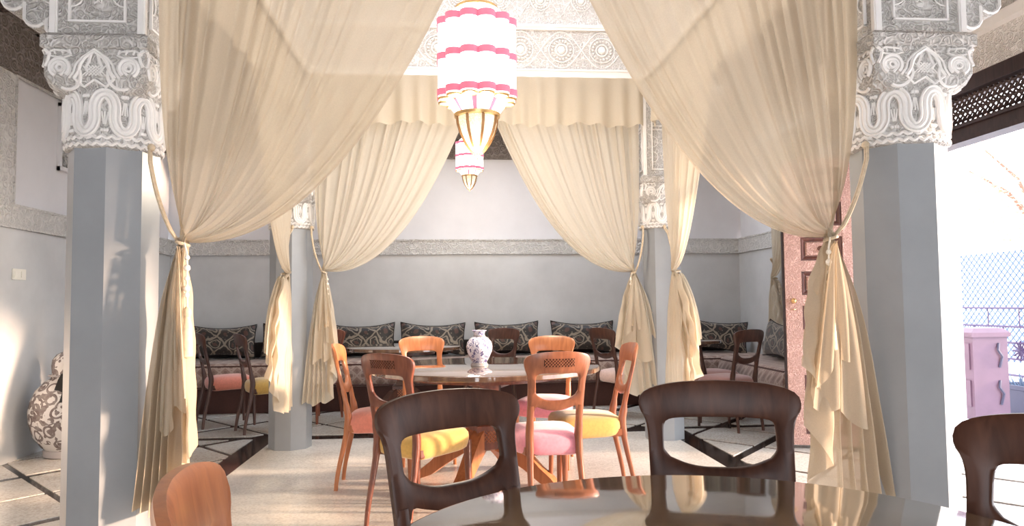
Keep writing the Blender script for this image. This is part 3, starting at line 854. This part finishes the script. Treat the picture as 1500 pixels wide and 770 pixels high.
    for sg in (-1, 1):
        mb = MB(); rg = []
        for i in range(9):
            t = i/8; z = lerp(.40, 0, t); w = lerp(.020, .0105, t)
            x, y = sg*(.178+.006*t), .178+.012*t
            rg.append([(x+w*a, y+w*b, z) for a, b in ((-1, -.6), (-.6, -1), (.6, -1), (1, -.6), (1, .6), (.6, 1), (-.6, 1), (-1, .6))])
        mb.loft(rg); mb.build('leg', wood_m, r, angle=50)
    # seat frame
    mb = MB()
    q = [(-.155, -.195), (.155, -.195), (.180, .170), (-.180, .170)]
    mb.loft([[(x*.97, y*.97, .355) for x, y in q], [(x, y, .365) for x, y in q], [(x, y, .40) for x, y in q]])
    mb.build('seat_frame', wood_m, r, smooth=False)
    # puffed upholstered seat
    rings = []; n = 40
    prof = [(.93, .352), (1.00, .362), (1.035, .385), (1.045, .410), (1.03, .435), (.97, .455), (.84, .470), (.6, .480), (.3, .485), (.02, .486)]
    for f, z in prof:
        rg = []
        for j in range(n):
            a = 2*PI*j/n; c, s = cos(a), sin(a); e = .42
            x = math.copysign(abs(c)**e, c); y = math.copysign(abs(s)**e, s)
            wx = .186+.022*y
            xx, yy = x*wx*f, .0+y*.205*f
            # notch round the rear posts
            rg.append((xx, yy, z+(.006*sin(a*2) if f > .9 else 0)))
        rings.append(rg)
    MB().loft(rings).build('seat', seat_m, r, angle=60)
    return r
chair_protos = {}
def chair(style, wood_m, seat_m, x, y, face, label, group, lat=None):
    """x, y: middle of the backrest foot line (rear of the seat); face: direction the sitter looks to"""
    lat = (style == 'lattice') if lat is None else lat
    key = (style, wood_m, seat_m, lat)
    d = Vector(face).normalized(); rz = math.atan2(d.y, d.x)-PI/2
    cx, cy = x+d.x*.21, y+d.y*.21
    if key not in chair_protos: chair_protos[key] = make_chair(style, wood_m, seat_m, lat); o = chair_protos[key]
    else: o = copy_tree(chair_protos[key])
    place(o, cx, cy, rz, .004); tag(o, label, 'chair', group); return o
G1 = 'chairs around the middle table'; G2 = 'chairs around the foreground table'; G3 = 'dark chairs by the banquettes'
chair('lattice', 'wood_orange', 'coral', -.65, 4.86, (1, -.02), 'orange wooden chair with coral seat at the left end of the middle table', G1, False)
chair('lattice', 'wood_mid', 'yellow', -.29, 3.92, (.60, .80), 'reddish brown chair with mustard yellow seat and lattice inlay, seen from behind', G1)
chair('lattice', 'wood_rust', 'pink', .535, 3.86, (-.16, 1.0), 'orange-brown chair with bright pink seat and lattice inlay, back to the camera', G1)
chair('lattice', 'wood_rust', 'yellow', 1.02, 4.50, (-1, .0), 'orange wooden chair with mustard yellow seat at the right of the middle table', G1, False)
chair('lattice', 'wood_orange', 'pink', .74, 5.52, (-.30, -.95), 'honey coloured chair with pink seat behind the middle table, right of the vase', G1, False)
chair('lattice', 'wood_orange', 'pale', -.22, 5.75, (.15, -.98), 'honey coloured chair behind the middle table, left of the vase', G1, False)
chair('plain', 'wood_dark', 'brown_seat', 0.70, 1.88, (-.22, -.97), 'dark walnut chair at the far side of the foreground table', G2)
chair('plain', 'wood_dark', 'brown_seat', .04, 1.80, (.56, -.83), 'dark brown chair at the left of the foreground table', G2)
chair('plain', 'wood_orange', 'brown_seat', -.245, 1.0, (.98, .19), 'light orange-brown chair cut off by the bottom left edge', G2)
chair('plain', 'wood_dark', 'brown_seat', 1.07, 1.20, (-.80, -.60), 'dark brown chair cut off by the right edge', G2)
chair('lattice', 'wood_dark_brown', 'coral', -2.34, 7.35, (.85, .5), 'dark chair with coral seat farthest left by the back banquette', G3, False)
chair('lattice', 'wood_dark_brown', 'yellow', -1.86, 6.98, (.85, .5), 'dark chair with yellow seat just left of the far left pillar', G3, False)
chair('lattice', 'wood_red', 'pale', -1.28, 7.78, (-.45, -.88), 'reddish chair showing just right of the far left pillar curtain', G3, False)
chair('lattice', 'wood_dark_brown', 'brown_seat', .50, 7.45, (-.5, -.80), 'dark chair behind the vase in front of the back banquette', G3, False)
chair('lattice', 'wood_dark_brown', 'pale', 1.55, 7.30, (.75, .5), 'dark chair with pale seat left of the far right curtain', G3, False)
chair('lattice', 'wood_dark_brown', 'brown_seat', 2.36, 7.05, (.92, .35), 'dark chair partly hidden behind the sunlit far right curtain', G3, False)
chair('lattice', 'wood_dark_brown', 'brown_seat', 2.60, 6.42, (-.38, .93), 'dark chair with brown seat in front of the right banquette', G3, False)

# ---------------- tables
def disc(mb, r, z0, z1, n=72, bev=.006):
    mb.lathe([(r-bev*2, z0), (r-bev, z0+.001), (r, z0+bev), (r, z1-bev), (r-bev*.6, z1-bev*.3), (r-bev*1.6, z1), (.001, z1)], n)
def make_table(x, y, r, top_m, wood_m, label, rot=0):
    t = empty('round_table', (x, y, .004), rot, label, 'table')
    mb = MB(); disc(mb, r, .712, .746, 96); mb.build('tabletop', top_m, t, angle=30)
    mb = MB(); mb.lathe([(r-.26, .67), (r-.25, .67), (r-.245, .712), (r-.26, .712)], 64, cap=False); mb.build('apron', wood_m, t)
    mb = MB()
    def sq(h, z): return [(h, -h, z), (h, h, z), (-h, h, z), (-h, -h, z)]
    mb.loft([sq(.16, .712), sq(.15, .69), sq(.09, .66), sq(.066, .62), sq(.062, .42), sq(.075, .37)]); mb.build('column', wood_m, t, smooth=False)
    MB().loft([sq(.085, .375), sq(.10, .37), sq(.10, .225), sq(.085, .215)]).build('hub_block', wood_m, t, smooth=False)
    hub = t.children[-1]
    mb = MB()
    for q in range(4):
        a = q*PI/2; ca, sa = cos(a), sin(a)
        for k in range(-3, 9):
            for sg in (1, -1):
                P = []
                for z in (.265, .34):
                    x = -.085+k*.024+((z-.265) if sg > 0 else (.34-z))
                    if -.088 <= x <= .088: P.append((x*ca+.1005*sa, x*sa-.1005*ca, z))
                if len(P) > 1: mb.tube(P, .0028, 4, cap=False)
    mb.build('lattice_inlay', 'wood_orange', hub, kind='stuff')
    for q in range(4):
        a = q*PI/2+PI/4; ca, sa = cos(a), sin(a)
        mb = MB(); rings = []
        for d, z, h, w in ((.05, .30, .075, .034), (.16, .245, .075, .036), (.27, .165, .062, .036), (.38, .07, .045, .038), (.45, .03, .03, .042), (.47, .018, .018, .042)):
            rings.append([(d*ca-w*sa*b, d*sa+w*ca*b, z+h*c) for b, c in ((-1, -1), (1, -1), (1, 1), (-1, 1))])
        mb.loft(rings); mb.build('foot', 'wood_orange' if wood_m == 'wood_mid' else wood_m, t, smooth=False)
    return t
make_table(.22, 4.83, .74, 'tabletop', 'wood_mid', 'round brown pedestal table in the middle of the bay with the vase on it', R(20))
make_table(.435, 1.135, .575, 'tabletop_near', 'wood_dark', 'glossy round table in the foreground, cut off by the bottom edge')
make_table(-.46, 7.25, .55, 'tabletop', 'wood_dark_brown', 'dark round table in shadow behind the middle table, left of the vase')
make_table(2.50, 7.66, .34, 'tabletop', 'wood_dark_brown', 'small dark table in front of the right banquette corner')
# glass disc on the near table

# ---------------- vase and urn
v = empty('ceramic_vase', (.182, 4.80, .7505), 0, 'blue and white painted ceramic vase standing on the middle table', 'vase')
MB().lathe([(.001, 0), (.052, 0), (.055, .006), (.050, .016), (.047, .024), (.062, .050), (.080, .090), (.085, .125), (.078, .155), (.056, .180), (.038, .190), (.034, .205), (.040, .222), (.050, .228), (.046, .230), (.032, .216), (.001, .20)], 36).build('body', 'vase', v)
MB().lathe([(.056, 0), (.057, .006), (.052, .016), (.049, .022)], 36, cap=False).build('foot_ring', 'glaze', v)
MB().lathe([(.0375, .186), (.0395, .192), (.0370, .198)], 36, cap=False).build('neck_ring', 'glaze', v)
u = empty('lidded_urn', (-2.99, 6.10, .004), 0, 'large lidded ceramic urn with scroll painting by the left wall', 'urn')
MB().lathe([(.001, 0), (.155, 0), (.165, .01), (.165, .045), (.155, .055), (.185, .085), (.235, .16), (.268, .26), (.275, .35), (.262, .43), (.228, .51), (.17, .575), (.125, .605), (.118, .625)], 48).build('body', 'urn', u)
MB().lathe([(.157, 0), (.168, .008), (.168, .052), (.158, .058)], 48, cap=False).build('foot_ring', 'glaze', u)
MB().lathe([(.118, .615), (.140, .618), (.142, .628), (.122, .634), (.12, .64), (.125, .70), (.118, .745), (.090, .785), (.05, .805), (.022, .81), (.018, .822), (.03, .835), (.034, .85), (.028, .862), (.001, .868)], 40).build('lid', 'urn', u)
MB().lathe([(.140, .616), (.146, .622), (.140, .630)], 40, cap=False).build('rim_band', 'glaze', u)
mb = MB()
for sx in (.025, .055):
    mb.tube([(sx*.4, -.03, .86), (sx, -.075, .80), (sx*.8, -.128, .72), (sx, -.135, .64)], .006, 5)
mb.tube([(.0, -.02, .835), (.03, -.022, .838), (.028, .02, .838), (-.028, .02, .838), (0, -.03, .835)], .006, 5)
mb.build('ribbon', 'black_cloth', u)
MB().loft([[(.03+x*w, -.15-.09*((.64-z)/.2)-y*.012, z) for x, y in ((-1, -1), (1, -1), (1, 1), (-1, 1))] for z, w in ((.645, .012), (.60, .026), (.52, .036), (.44, .042))]).build('ribbon_tail', 'black_cloth', u)

# ---------------- banquettes
def banquette(x0, x1, y0, y1, label, front):
    b = empty('banquette', ((x0+x1)/2, (y0+y1)/2, .004), 0, label, 'sofa')
    hx, hy = (x1-x0)/2, (y1-y0)/2
    ix, iy = (.0, .08) if front == 'y' else (.08, .0)
    MB().box(-hx+ix, hx, -hy+iy, hy, 0, .27).build('base', 'sofa_base', b, smooth=False)
    rings = []
    for f, z in ((.02, .27), (.0, .285), (-.012, .33), (-.015, .42), (.0, .49), (.03, .525), (.07, .535)):
        fx0 = -hx+(f if front == 'x' else 0); fy0 = -hy+(f if front == 'y' else 0)
        rings.append([(fx0, fy0, z), (hx, fy0, z), (hx, hy, z), (fx0, hy, z)])
    MB().loft(rings).build('seat_cushion', 'sofa', b, angle=50)
    mb = MB()
    if front == 'y': mb.tube([(-hx+.02, -hy-.01, .285), (hx-.02, -hy-.01, .285)], .01, 6); mb.tube([(-hx+.02, -hy+.012, .505), (hx-.02, -hy+.012, .505)], .009, 6)
    else: mb.tube([(-hx-.01, -hy+.02, .285), (-hx-.01, hy-.02, .285)], .01, 6); mb.tube([(-hx+.012, -hy+.02, .505), (-hx+.012, hy-.02, .505)], .009, 6)
    mb.build('piping', 'sofa_base', b)
    return b
banquette(XL+.03, XR-.03, 8.12, 8.97, 'long banquette with pale brocade seat along the back wall', 'y')
banquette(2.98, XR-.03, 6.45, 8.06, 'short banquette with pale brocade seat along the right wall', 'x')
def bolster(p0, p1, label):
    d = Vector(p1)-Vector(p0); L = d.length
    o = empty('back_bolster', p0, math.atan2(d.y, d.x), label, 'cushion')
    rings = []
    for x, k in ((0, .6), (.02, .92), (.06, 1), (L-.06, 1), (L-.02, .92), (L, .6)):
        rings.append([(x, .06*k*cos(2*PI*j/16)*1.0, .095+.09*k*math.copysign(abs(sin(2*PI*j/16))**.6, sin(2*PI*j/16))) for j in range(16)])
    MB().loft(rings).build('bolster_body', 'bolster', o)
    return o
bolster((XL+.10, 8.88, .543), (-.02, 8.88, .543), 'black bolster along the left half of the back banquette')
bolster((.02, 8.88, .543), (XR-.22, 8.88, .543), 'black bolster along the right half of the back banquette')
bolster((XR-.12, 6.5, .543), (XR-.12, 8.0, .543), 'black bolster of the banquette on the right wall')
def make_pillow(w=.76, h=.39, t=.085):
    r = empty('scatter_cushion'); nx, nz = 22, 14; mb = MB()
    for sg in (-1, 1):
        rows = []
        for j in range(nz+1):
            row = []
            for i in range(nx+1):
                a, b = 2*i/nx-1, 2*j/nz-1
                x = a*w/2*(1-.05*(1-b*b)); z = h/2*b*(1-.24*(1-a*a))
                y = sg*t*((1-a**4)*(1-b**4))**.5*.9
                row.append((x, y, z+h/2))
            rows.append(row)
        mb.grid(rows)
    mb.build('cushion_body', 'pillow', r, angle=60)
    mb = MB(); pts = []
    for k in range(80):
        q = k/20.0; s_ = int(q); f = 2*(q-s_)-1
        a, b = ((f, -1), (1, f), (-f, 1), (-1, -f))[s_]
        pts.append((a*w/2*(1-.05*(1-b*b)), 0, h/2*b*(1-.24*(1-a*a))+h/2))
    mb.tube(pts, .006, 5, closed=True); mb.build('piping', 'bolster', r)
    return r
pw0 = make_pillow()
first = True
GP = 'patterned cushions on the banquettes'
for x, y, rz, tilt, lab in (
    (-2.62, 8.70, 0, 0, 'dark patterned cushion farthest left on the back banquette'),
    (-1.80, 8.70, 0, .03, 'dark patterned cushion just left of the far left pillar'),
    (-1.03, 8.70, 0, -.02, 'dark patterned cushion just right of the far left pillar'),
    (-.22, 8.70, 0, .02, 'dark patterned cushion behind the honey chair left of the vase'),
    (.66, 8.70, 0, -.01, 'dark patterned cushion directly behind the vase'),
    (1.56, 8.70, 0, .01, 'dark patterned cushion left of the far right pillar curtain'),
    (2.42, 8.70, 0, .05, 'dark patterned cushion just right of the far right pillar'),
    (3.12, 8.60, -.2, .10, 'dark patterned cushion in the right back corner'),
    (3.30, 7.25, -PI/2, .06, 'dark patterned cushion beside the carved door leaf')):
    p = pw0 if first else copy_tree(pw0); first = False
    p.location = (x, y, .556); p.rotation_euler = (R(-12), tilt, rz); tag(p, lab, 'cushion', GP)

# ---------------- lanterns
def make_lantern(x, y, zbot, s, ztop, label, glass='glass', power=30):
    L = empty('glass_lantern', (x, y, zbot), R(15), label, 'lantern')
    n = 12; ro = .205
    def P(v): return tuple(q*s for q in v)
    def scal(rad, z, amp=.040, m=n, k=8):
        return [(s*(rad+amp*abs(cos(m*a/2))**.7) * cos(a), s*(rad+amp*abs(cos(m*a/2))**.7)*sin(a), s*z) for a in [2*PI*i/(m*k) for i in range(m*k)]]
    # glass tubes
    for k in range(n):
        a = 2*PI*k/n; c = (s*(ro)*cos(a), s*(ro)*sin(a))
        MB().lathe([(s*.050, s*.37), (s*.053, s*.38), (s*.053, s*.86), (s*.045, s*.875)], 14, c).build('glass_tube', glass, L)
    for z in (.385, .615, .845):
        MB().loft([scal(ro+.014, z), scal(ro+.019, z), scal(ro+.019, z+.042), scal(ro+.014, z+.042)], cap=False).build('rose_band', 'pinkband', L)
    mb = MB()
    for k in range(n):
        a = 2*PI*(k+.0)/n; c = (s*ro*cos(a), s*ro*sin(a))
        mb.lathe([(s*.045, s*.362), (s*.054, s*.366), (s*.054, s*.375)], 12, c, cap=False)
    mb.build('tube_rings', 'brass', L)
    MB().lathe([(s*.20, s*.405), (s*.155, s*.37), (s*.105, s*.28)], 32).build('rose_cone', 'pinkband', L)
    for k in range(8):       # tapered petals below
        a = 2*PI*k/8
        mb = MB(); rings = []
        for z, rad, w in ((.395, .200, .050), (.36, .178, .056), (.30, .135, .042), (.275, .120, .034)):
            rings.append([(s*((rad+.02*cos(b))*cos(a)-w*sin(b)*sin(a)), s*((rad+.02*cos(b))*sin(a)+w*sin(b)*cos(a)), s*z) for b in [2*PI*j/10 for j in range(10)]])
        mb.loft(rings); mb.build('glass_petal', glass, L)
        mb = MB(); rings = []
        for z, rad, w in ((.875, .20, .06), (.92, .175, .052), (.97, .12, .036)):
            rings.append([(s*((rad+.02*cos(b))*cos(a)-w*sin(b)*sin(a)), s*((rad+.02*cos(b))*sin(a)+w*sin(b)*cos(a)), s*z) for b in [2*PI*j/10 for j in range(10)]])
        mb.loft(rings); mb.build('glass_petal', glass, L)
    MB().lathe([(s*.130, s*.262), (s*.148, s*.266), (s*.150, s*.285), (s*.132, s*.290)], 32).build('brass_ring', 'brass', L)
    prof = [(.134, .262), (.130, .22), (.112, .16), (.082, .10), (.045, .05), (.018, .03)]
    MB().lathe([(s*r*.96, s*z) for r, z in prof], 24).build('beaded_bowl', 'filigree', L)
    mb = MB()
    for k in range(8):
        a = 2*PI*k/8
        mb.tube([(s*r*cos(a), s*r*sin(a), s*z) for r, z in prof], s*.0095, 5)
    mb.lathe([(s*r, s*z) for r, z in ((.001, -.015), (.006, -.01), (.004, 0), (.018, .012), (.022, .022), (.014, .032), (.02, .04))], 12)
    mb.build('brass_rib_cage', 'rib', L)
    MB().lathe([(s*.125, s*.965), (s*.14, s*.97), (s*.14, s*.985), (s*.06, s*1.03), (s*.02, s*1.06), (s*.02, s*1.10)], 28).build('brass_crown', 'brass', L)
    MB().tube([(0, 0, s*1.08), (0, 0, ztop-zbot)], .006, 6).build('chain', 'brass', L)
    ld = bpy.data.lights.new('bulb', 'POINT'); ld.energy = power; ld.color = (1, .85, .66); ld.shadow_soft_size = .12*s
    lo = bpy.data.objects.new('bulb', ld); COL.objects.link(lo); lo.parent = L; lo.location = (0, 0, s*.20-.22)
    return L
make_lantern(.175, 4.70, 2.085, 1.0, 4.6, 'large lit glass lantern with rose bands hanging in the middle bay', power=60)
make_lantern(.21, 8.0, 2.38, .60, ZC, 'small lit glass lantern hanging farther back', power=10)

# ---------------- garden doorway: header with lattice, carved leaf
hd = empty('trim_8', (XR, DY0, DZ), 0, kind='structure')
Ld = DY1-DY0
mb = MB(); mb.box(-.02, .16, 0, Ld, 0, .10); mb.box(-.02, .16, 0, Ld, .33, .43); mb.box(-.045, .02, 0, Ld, .085, .11); mb.box(-.045, .02, 0, Ld, -.02, .015)
for k in (0, 2, 4): yy = Ld*k/4-.05; mb.box(-.02, .16, max(0, yy-.03), min(Ld, yy+.09), .1, .33)
mb.build('header_frame', 'lintel', hd, smooth=False)
mb = MB(); k = -8
for k in range(-6, int(Ld/.05)+1):
    for sg in (1, -1):
        y0_, y1_ = k*.05, k*.05+.23
        a, b = (.10, .33) if sg > 0 else (.33, .10)
        if y0_ < 0: 
            t = -y0_/.23; a = lerp(a, b, t); y0_ = 0
        if y1_ > Ld: continue
        mb.tube([(.05+.006*sg, y0_, a), (.05+.006*sg, y1_, b)], .0095, 4)
for i in range(int(Ld/.05)):
    for j in range(5):
        mb.sphere((.05, i*.05+(.025 if j % 2 else 0), .115+j*.05), .017, 6, 4)
mb.build('header_lattice', 'lintel', hd, smooth=False, kind='stuff')
jm = MB().box(XR-.02, XR+.32, DY1-.015, DY1+.05, 0, DZ+.43).box(XR-.02, XR+.32, DY0-.08, DY0, 0, DZ+.43); struct(jm, 'trim_9', 'white', smooth=False)
hinge = (XR-.05, 5.36); free = (2.63, 5.66)
dv = Vector((hinge[0]-free[0], hinge[1]-free[1])); Lw = dv.length
dl = empty('door_1', (free[0], free[1], .03), math.atan2(dv.y, dv.x), kind='structure')
T_ = .06; Hd = 2.22
mb = MB(); mb.box(0, Lw, .0, T_*.5, 0, Hd); mb.build('leaf_core', 'door_dark', dl, smooth=False)
MB().box(-.004, .01, -.012, T_*.5+.004, 0, Hd).build('leaf_edge', 'lintel', dl, smooth=False)
mb = MB(); mb.box(.012, .135, -.03, 0, 0, Hd); mb.box(Lw-.12, Lw, -.03, 0, 0, Hd); mb.box(Lw/2-.05, Lw/2+.05, -.03, 0, 0, Hd)
mb.build('carved_stile', 'door_carve', dl, smooth=False)
mb = MB()
for q in (0.135, Lw/2+.05):
    for k in range(9): mb.box(q, q+(Lw/2-.185), -.028, 0, k*.27-(.0 if k else 0), k*.27+.085)
mb.build('carved_rail', 'door_carve', dl, smooth=False)
for q in (.135, Lw/2+.05):
    wq = Lw/2-.185
    for k in range(8):
        z0 = k*.27+.085; z1 = z0+.185
        mb = MB()
        def rect(m, y): return [(q+m, y, z0+m), (q+wq-m, y, z0+m), (q+wq-m, y, z1-m), (q+m, y, z1-m)]
        mb.loft([rect(.002, 0), rect(.004, -.018), rect(.014, -.018), rect(.03, -.004)], cap=False)
        fr = mb.build('coffer_frame', 'door_dark', dl, smooth=False)
        MB().sphere((q+wq/2, -.014, (z0+z1)/2), .022, 8, 5, (1.4, .5, 1)).build('centre_boss', 'door_dark', fr)
        MB().loft([rect(.036, -.001), rect(.046, -.018), rect(.064, -.018), rect(.070, -.010)]).build('coffer_panel', 'door_carve', fr, smooth=False)
MB().sphere((.07, -.055, 1.12), .022, 10, 6).tube([(.07, -.03, 1.12), (.07, -.05, 1.12)], .009, 8).lathe([(.02, 1.05), (.02, 1.055)], 8, (.07, -.032)).build('door_knob', 'brass', dl)

# curtain beyond the door leaf, on the right wall
curtain('tied_curtain', (XR-.10, 8.05), (0, -1), 1.1, .20, 'dim greyish curtain on the right wall beyond the carved door leaf', 'curtains of the side openings', 'curtain_far', -1, (-.12, .12, .62, .78), seed=23, yoff=.0, nu=120, Np=12, ztop=2.80, zt=1.42, cordz=1.6)
MB().tube([(XR-.10, 6.85, 2.82), (XR-.10, 8.1, 2.82)], .012, 8).build('curtain_rod', 'lintel')
tag([o for o in COL.objects if o.name.startswith('curtain_rod')][0], 'dark curtain rod high on the right wall', 'rod')

# ---------------- light switch
sw = empty('light_switch', (XL+.006, 5.93, 1.37), 0, 'double cream light switch plate on the left wall', 'switch')
MB().box(-.004, .006, -.085, .085, 0, .082).build('switch_plate', 'switch', sw, smooth=False)
for y in (-.042, .042): MB().box(.006, .011, y-.024, y+.024, .018, .064).build('rocker', 'switch', sw, smooth=False)

# ---------------- outdoors
gr = struct(MB().box(XR+.3, 40, -40, 60, -.2, -.02), 'floor', 'terrace', smooth=False); gr.name = 'terrace_floor'
th = struct(MB().box(XR-.02, XR+.32, DY0, DY1, -.1, .006), 'trim_10', 'terrace', smooth=False)
rl = empty('iron_railing', (6.6, 5.6, -.02), 0, 'lilac iron terrace railing in brick pattern with star ornaments outside the doorway', 'railing')
for q in range(4):
    y0 = q*2.0
    mb = MB()
    for z in (.08, .27, .46, .65, .84, 1.06): mb.tube([(0, y0, z), (0, y0+2.0, z)], .014, 4)
    for i in range(5):
        z0, z1 = (.08, .27, .46, .65, .84)[i], (.27, .46, .65, .84, 1.06)[i]
        for k in range(4):
            y = y0+k*.5+(.25 if i % 2 else 0); mb.tube([(0, y, z0), (0, y, z1)], .009, 4)
    mb.build('railing_panel', 'rail', rl)
for q in range(5): MB().box(-.02, .02, q*2-.02, q*2+.02, 0, 1.12).build('railing_post', 'rail', rl, smooth=False)
for q in range(8):
    mb = MB()
    for k in range(6):
        a = k*PI/6*2/2; mb.tube([(.0, q*1.0+.5-.12*cos(a), .56-.12*sin(a)), (0, q*1.0+.5+.12*cos(a), .56+.12*sin(a))], .014, 4)
    mb.build('star_ornament', 'rail', rl)
fn = empty('lattice_screen', (8.6, 6.0, -.02), 0, 'pale blue lattice screen standing beyond the iron railing', 'screen')
mb = MB()
for k in range(-20, 90):
    for sg in (1, -1):
        y0_, y1_ = k*.12, k*.12+1.7
        a, b = (.2, 1.9) if sg > 0 else (1.9, .2)
        if y0_ < 0 or y1_ > 9: continue
        mb.tube([(0, y0_, a), (0, y1_, b)], .014, 4, cap=False)
mb.build('lattice', 'fence', fn, kind='stuff', smooth=False)
for q in range(4): MB().box(-.04, .04, q*3-.04, q*3+.04, 0, 2.0).build('screen_post', 'fence', fn, smooth=False)
ch = empty('painted_chest', (4.95, 6.60, -.02), 0, 'tall pink painted chest standing outside the doorway', 'chest')
MB().box(-.17, .17, -.16, .16, .06, .82).build('chest_body', 'chest', ch, smooth=False)
MB().loft([[(x, y, .82) for x, y in ((-.19, -.18), (.19, -.18), (.19, .18), (-.19, .18))], [(x, y, .86) for x, y in ((-.19, -.18), (.19, -.18), (.19, .18), (-.19, .18))], [(x, y, .90) for x, y in ((-.14, -.14), (.14, -.14), (.14, .14), (-.14, .14))]]).build('lid', 'chest', ch, smooth=False)
for y in (0,):
    for z in (.30, .64): MB().box(-.182, -.17, y-.12, y+.12, z-.12, z+.12).build('drawer_front', 'chest', ch, smooth=False)
for z in (.30, .64): MB().tube([(.08, -.165, z-.1), (.10, -.18, z), (.06, -.18, z+.06), (.08, -.165, z+.12)], .012, 5).build('handle', 'planter', ch)
for x in (-.14, .14):
    for y in (-.13, .13): MB().box(x-.02, x+.02, y-.02, y+.02, 0, .06).build('leg', 'planter', ch, smooth=False)
def planter(x, y, label):
    p = empty('planter', (x, y, -.02), 0, label, 'planter', 'planters on the terrace')
    MB().loft([[(a*w, b*w*1.6, z) for a, b in ((-1, -1), (1, -1), (1, 1), (-1, 1))] for z, w in ((0, .13), (.26, .17), (.27, .185), (.31, .185), (.31, .16), (.27, .155))]).build('pot', 'planter', p, smooth=False)
    mb = MB(); rnd = random.Random(int(x*100))
    for k in range(40):
        a = rnd.uniform(0, 6.28); q = rnd.uniform(.02, .12); h = rnd.uniform(.05, .14)
        mb.tube([(q*cos(a), q*1.5*sin(a), .28), (q*1.4*cos(a), q*2*sin(a), .28+h)], [.012, .003], 4)
    mb.build('foliage', 'fence', p, kind='stuff')
planter(5.75, 6.95, 'dark slate planter right of the pink chest'); planter(5.72, 6.30, 'dark slate planter nearest the right edge')
# pale tree beyond
tr_ = empty('garden_tree', (10.5, 12.2, -.02), 0, 'sun-bleached orange-leaved tree in the garden at the top right of the doorway', 'tree')
mb = MB(); mb.tube([(0, 0, 0), (.05, .05, 1.0), (-.05, .1, 2.0), (.1, 0, 3.2)], [.14, .11, .09, .05], 8)
for k in range(8):
    a = k*.8; mb.tube([(0, .05, 1.8+k*.15), (.5*cos(a), .5*sin(a), 2.5+k*.2), (1.1*cos(a), 1.1*sin(a), 2.9+k*.22)], [.05, .03, .012], 5)
mb.build('trunk', 'bark', tr_)
rnd = random.Random(5); mb = MB()
for k in range(5200):
    a, b = rnd.uniform(0, 2*PI), math.acos(rnd.uniform(-1, 1)); q = rnd.uniform(.3, 1)**.5
    c = Vector((1.5*q*sin(b)*cos(a), 1.5*q*sin(b)*sin(a), 3.4+1.25*q*cos(b)+.3*sin(a*3)))
    d = Vector((rnd.gauss(0, 1), rnd.gauss(0, 1), rnd.gauss(0, .6))).normalized(); e = d.orthogonal().normalized(); s_ = rnd.uniform(.03, .06)
    mb.add([c-d*s_, c+e*s_*.5, c+d*s_, c-e*s_*.5], [(0, 1, 2, 3)])
mb.build('foliage', 'leaf', tr_, kind='stuff', smooth=False)
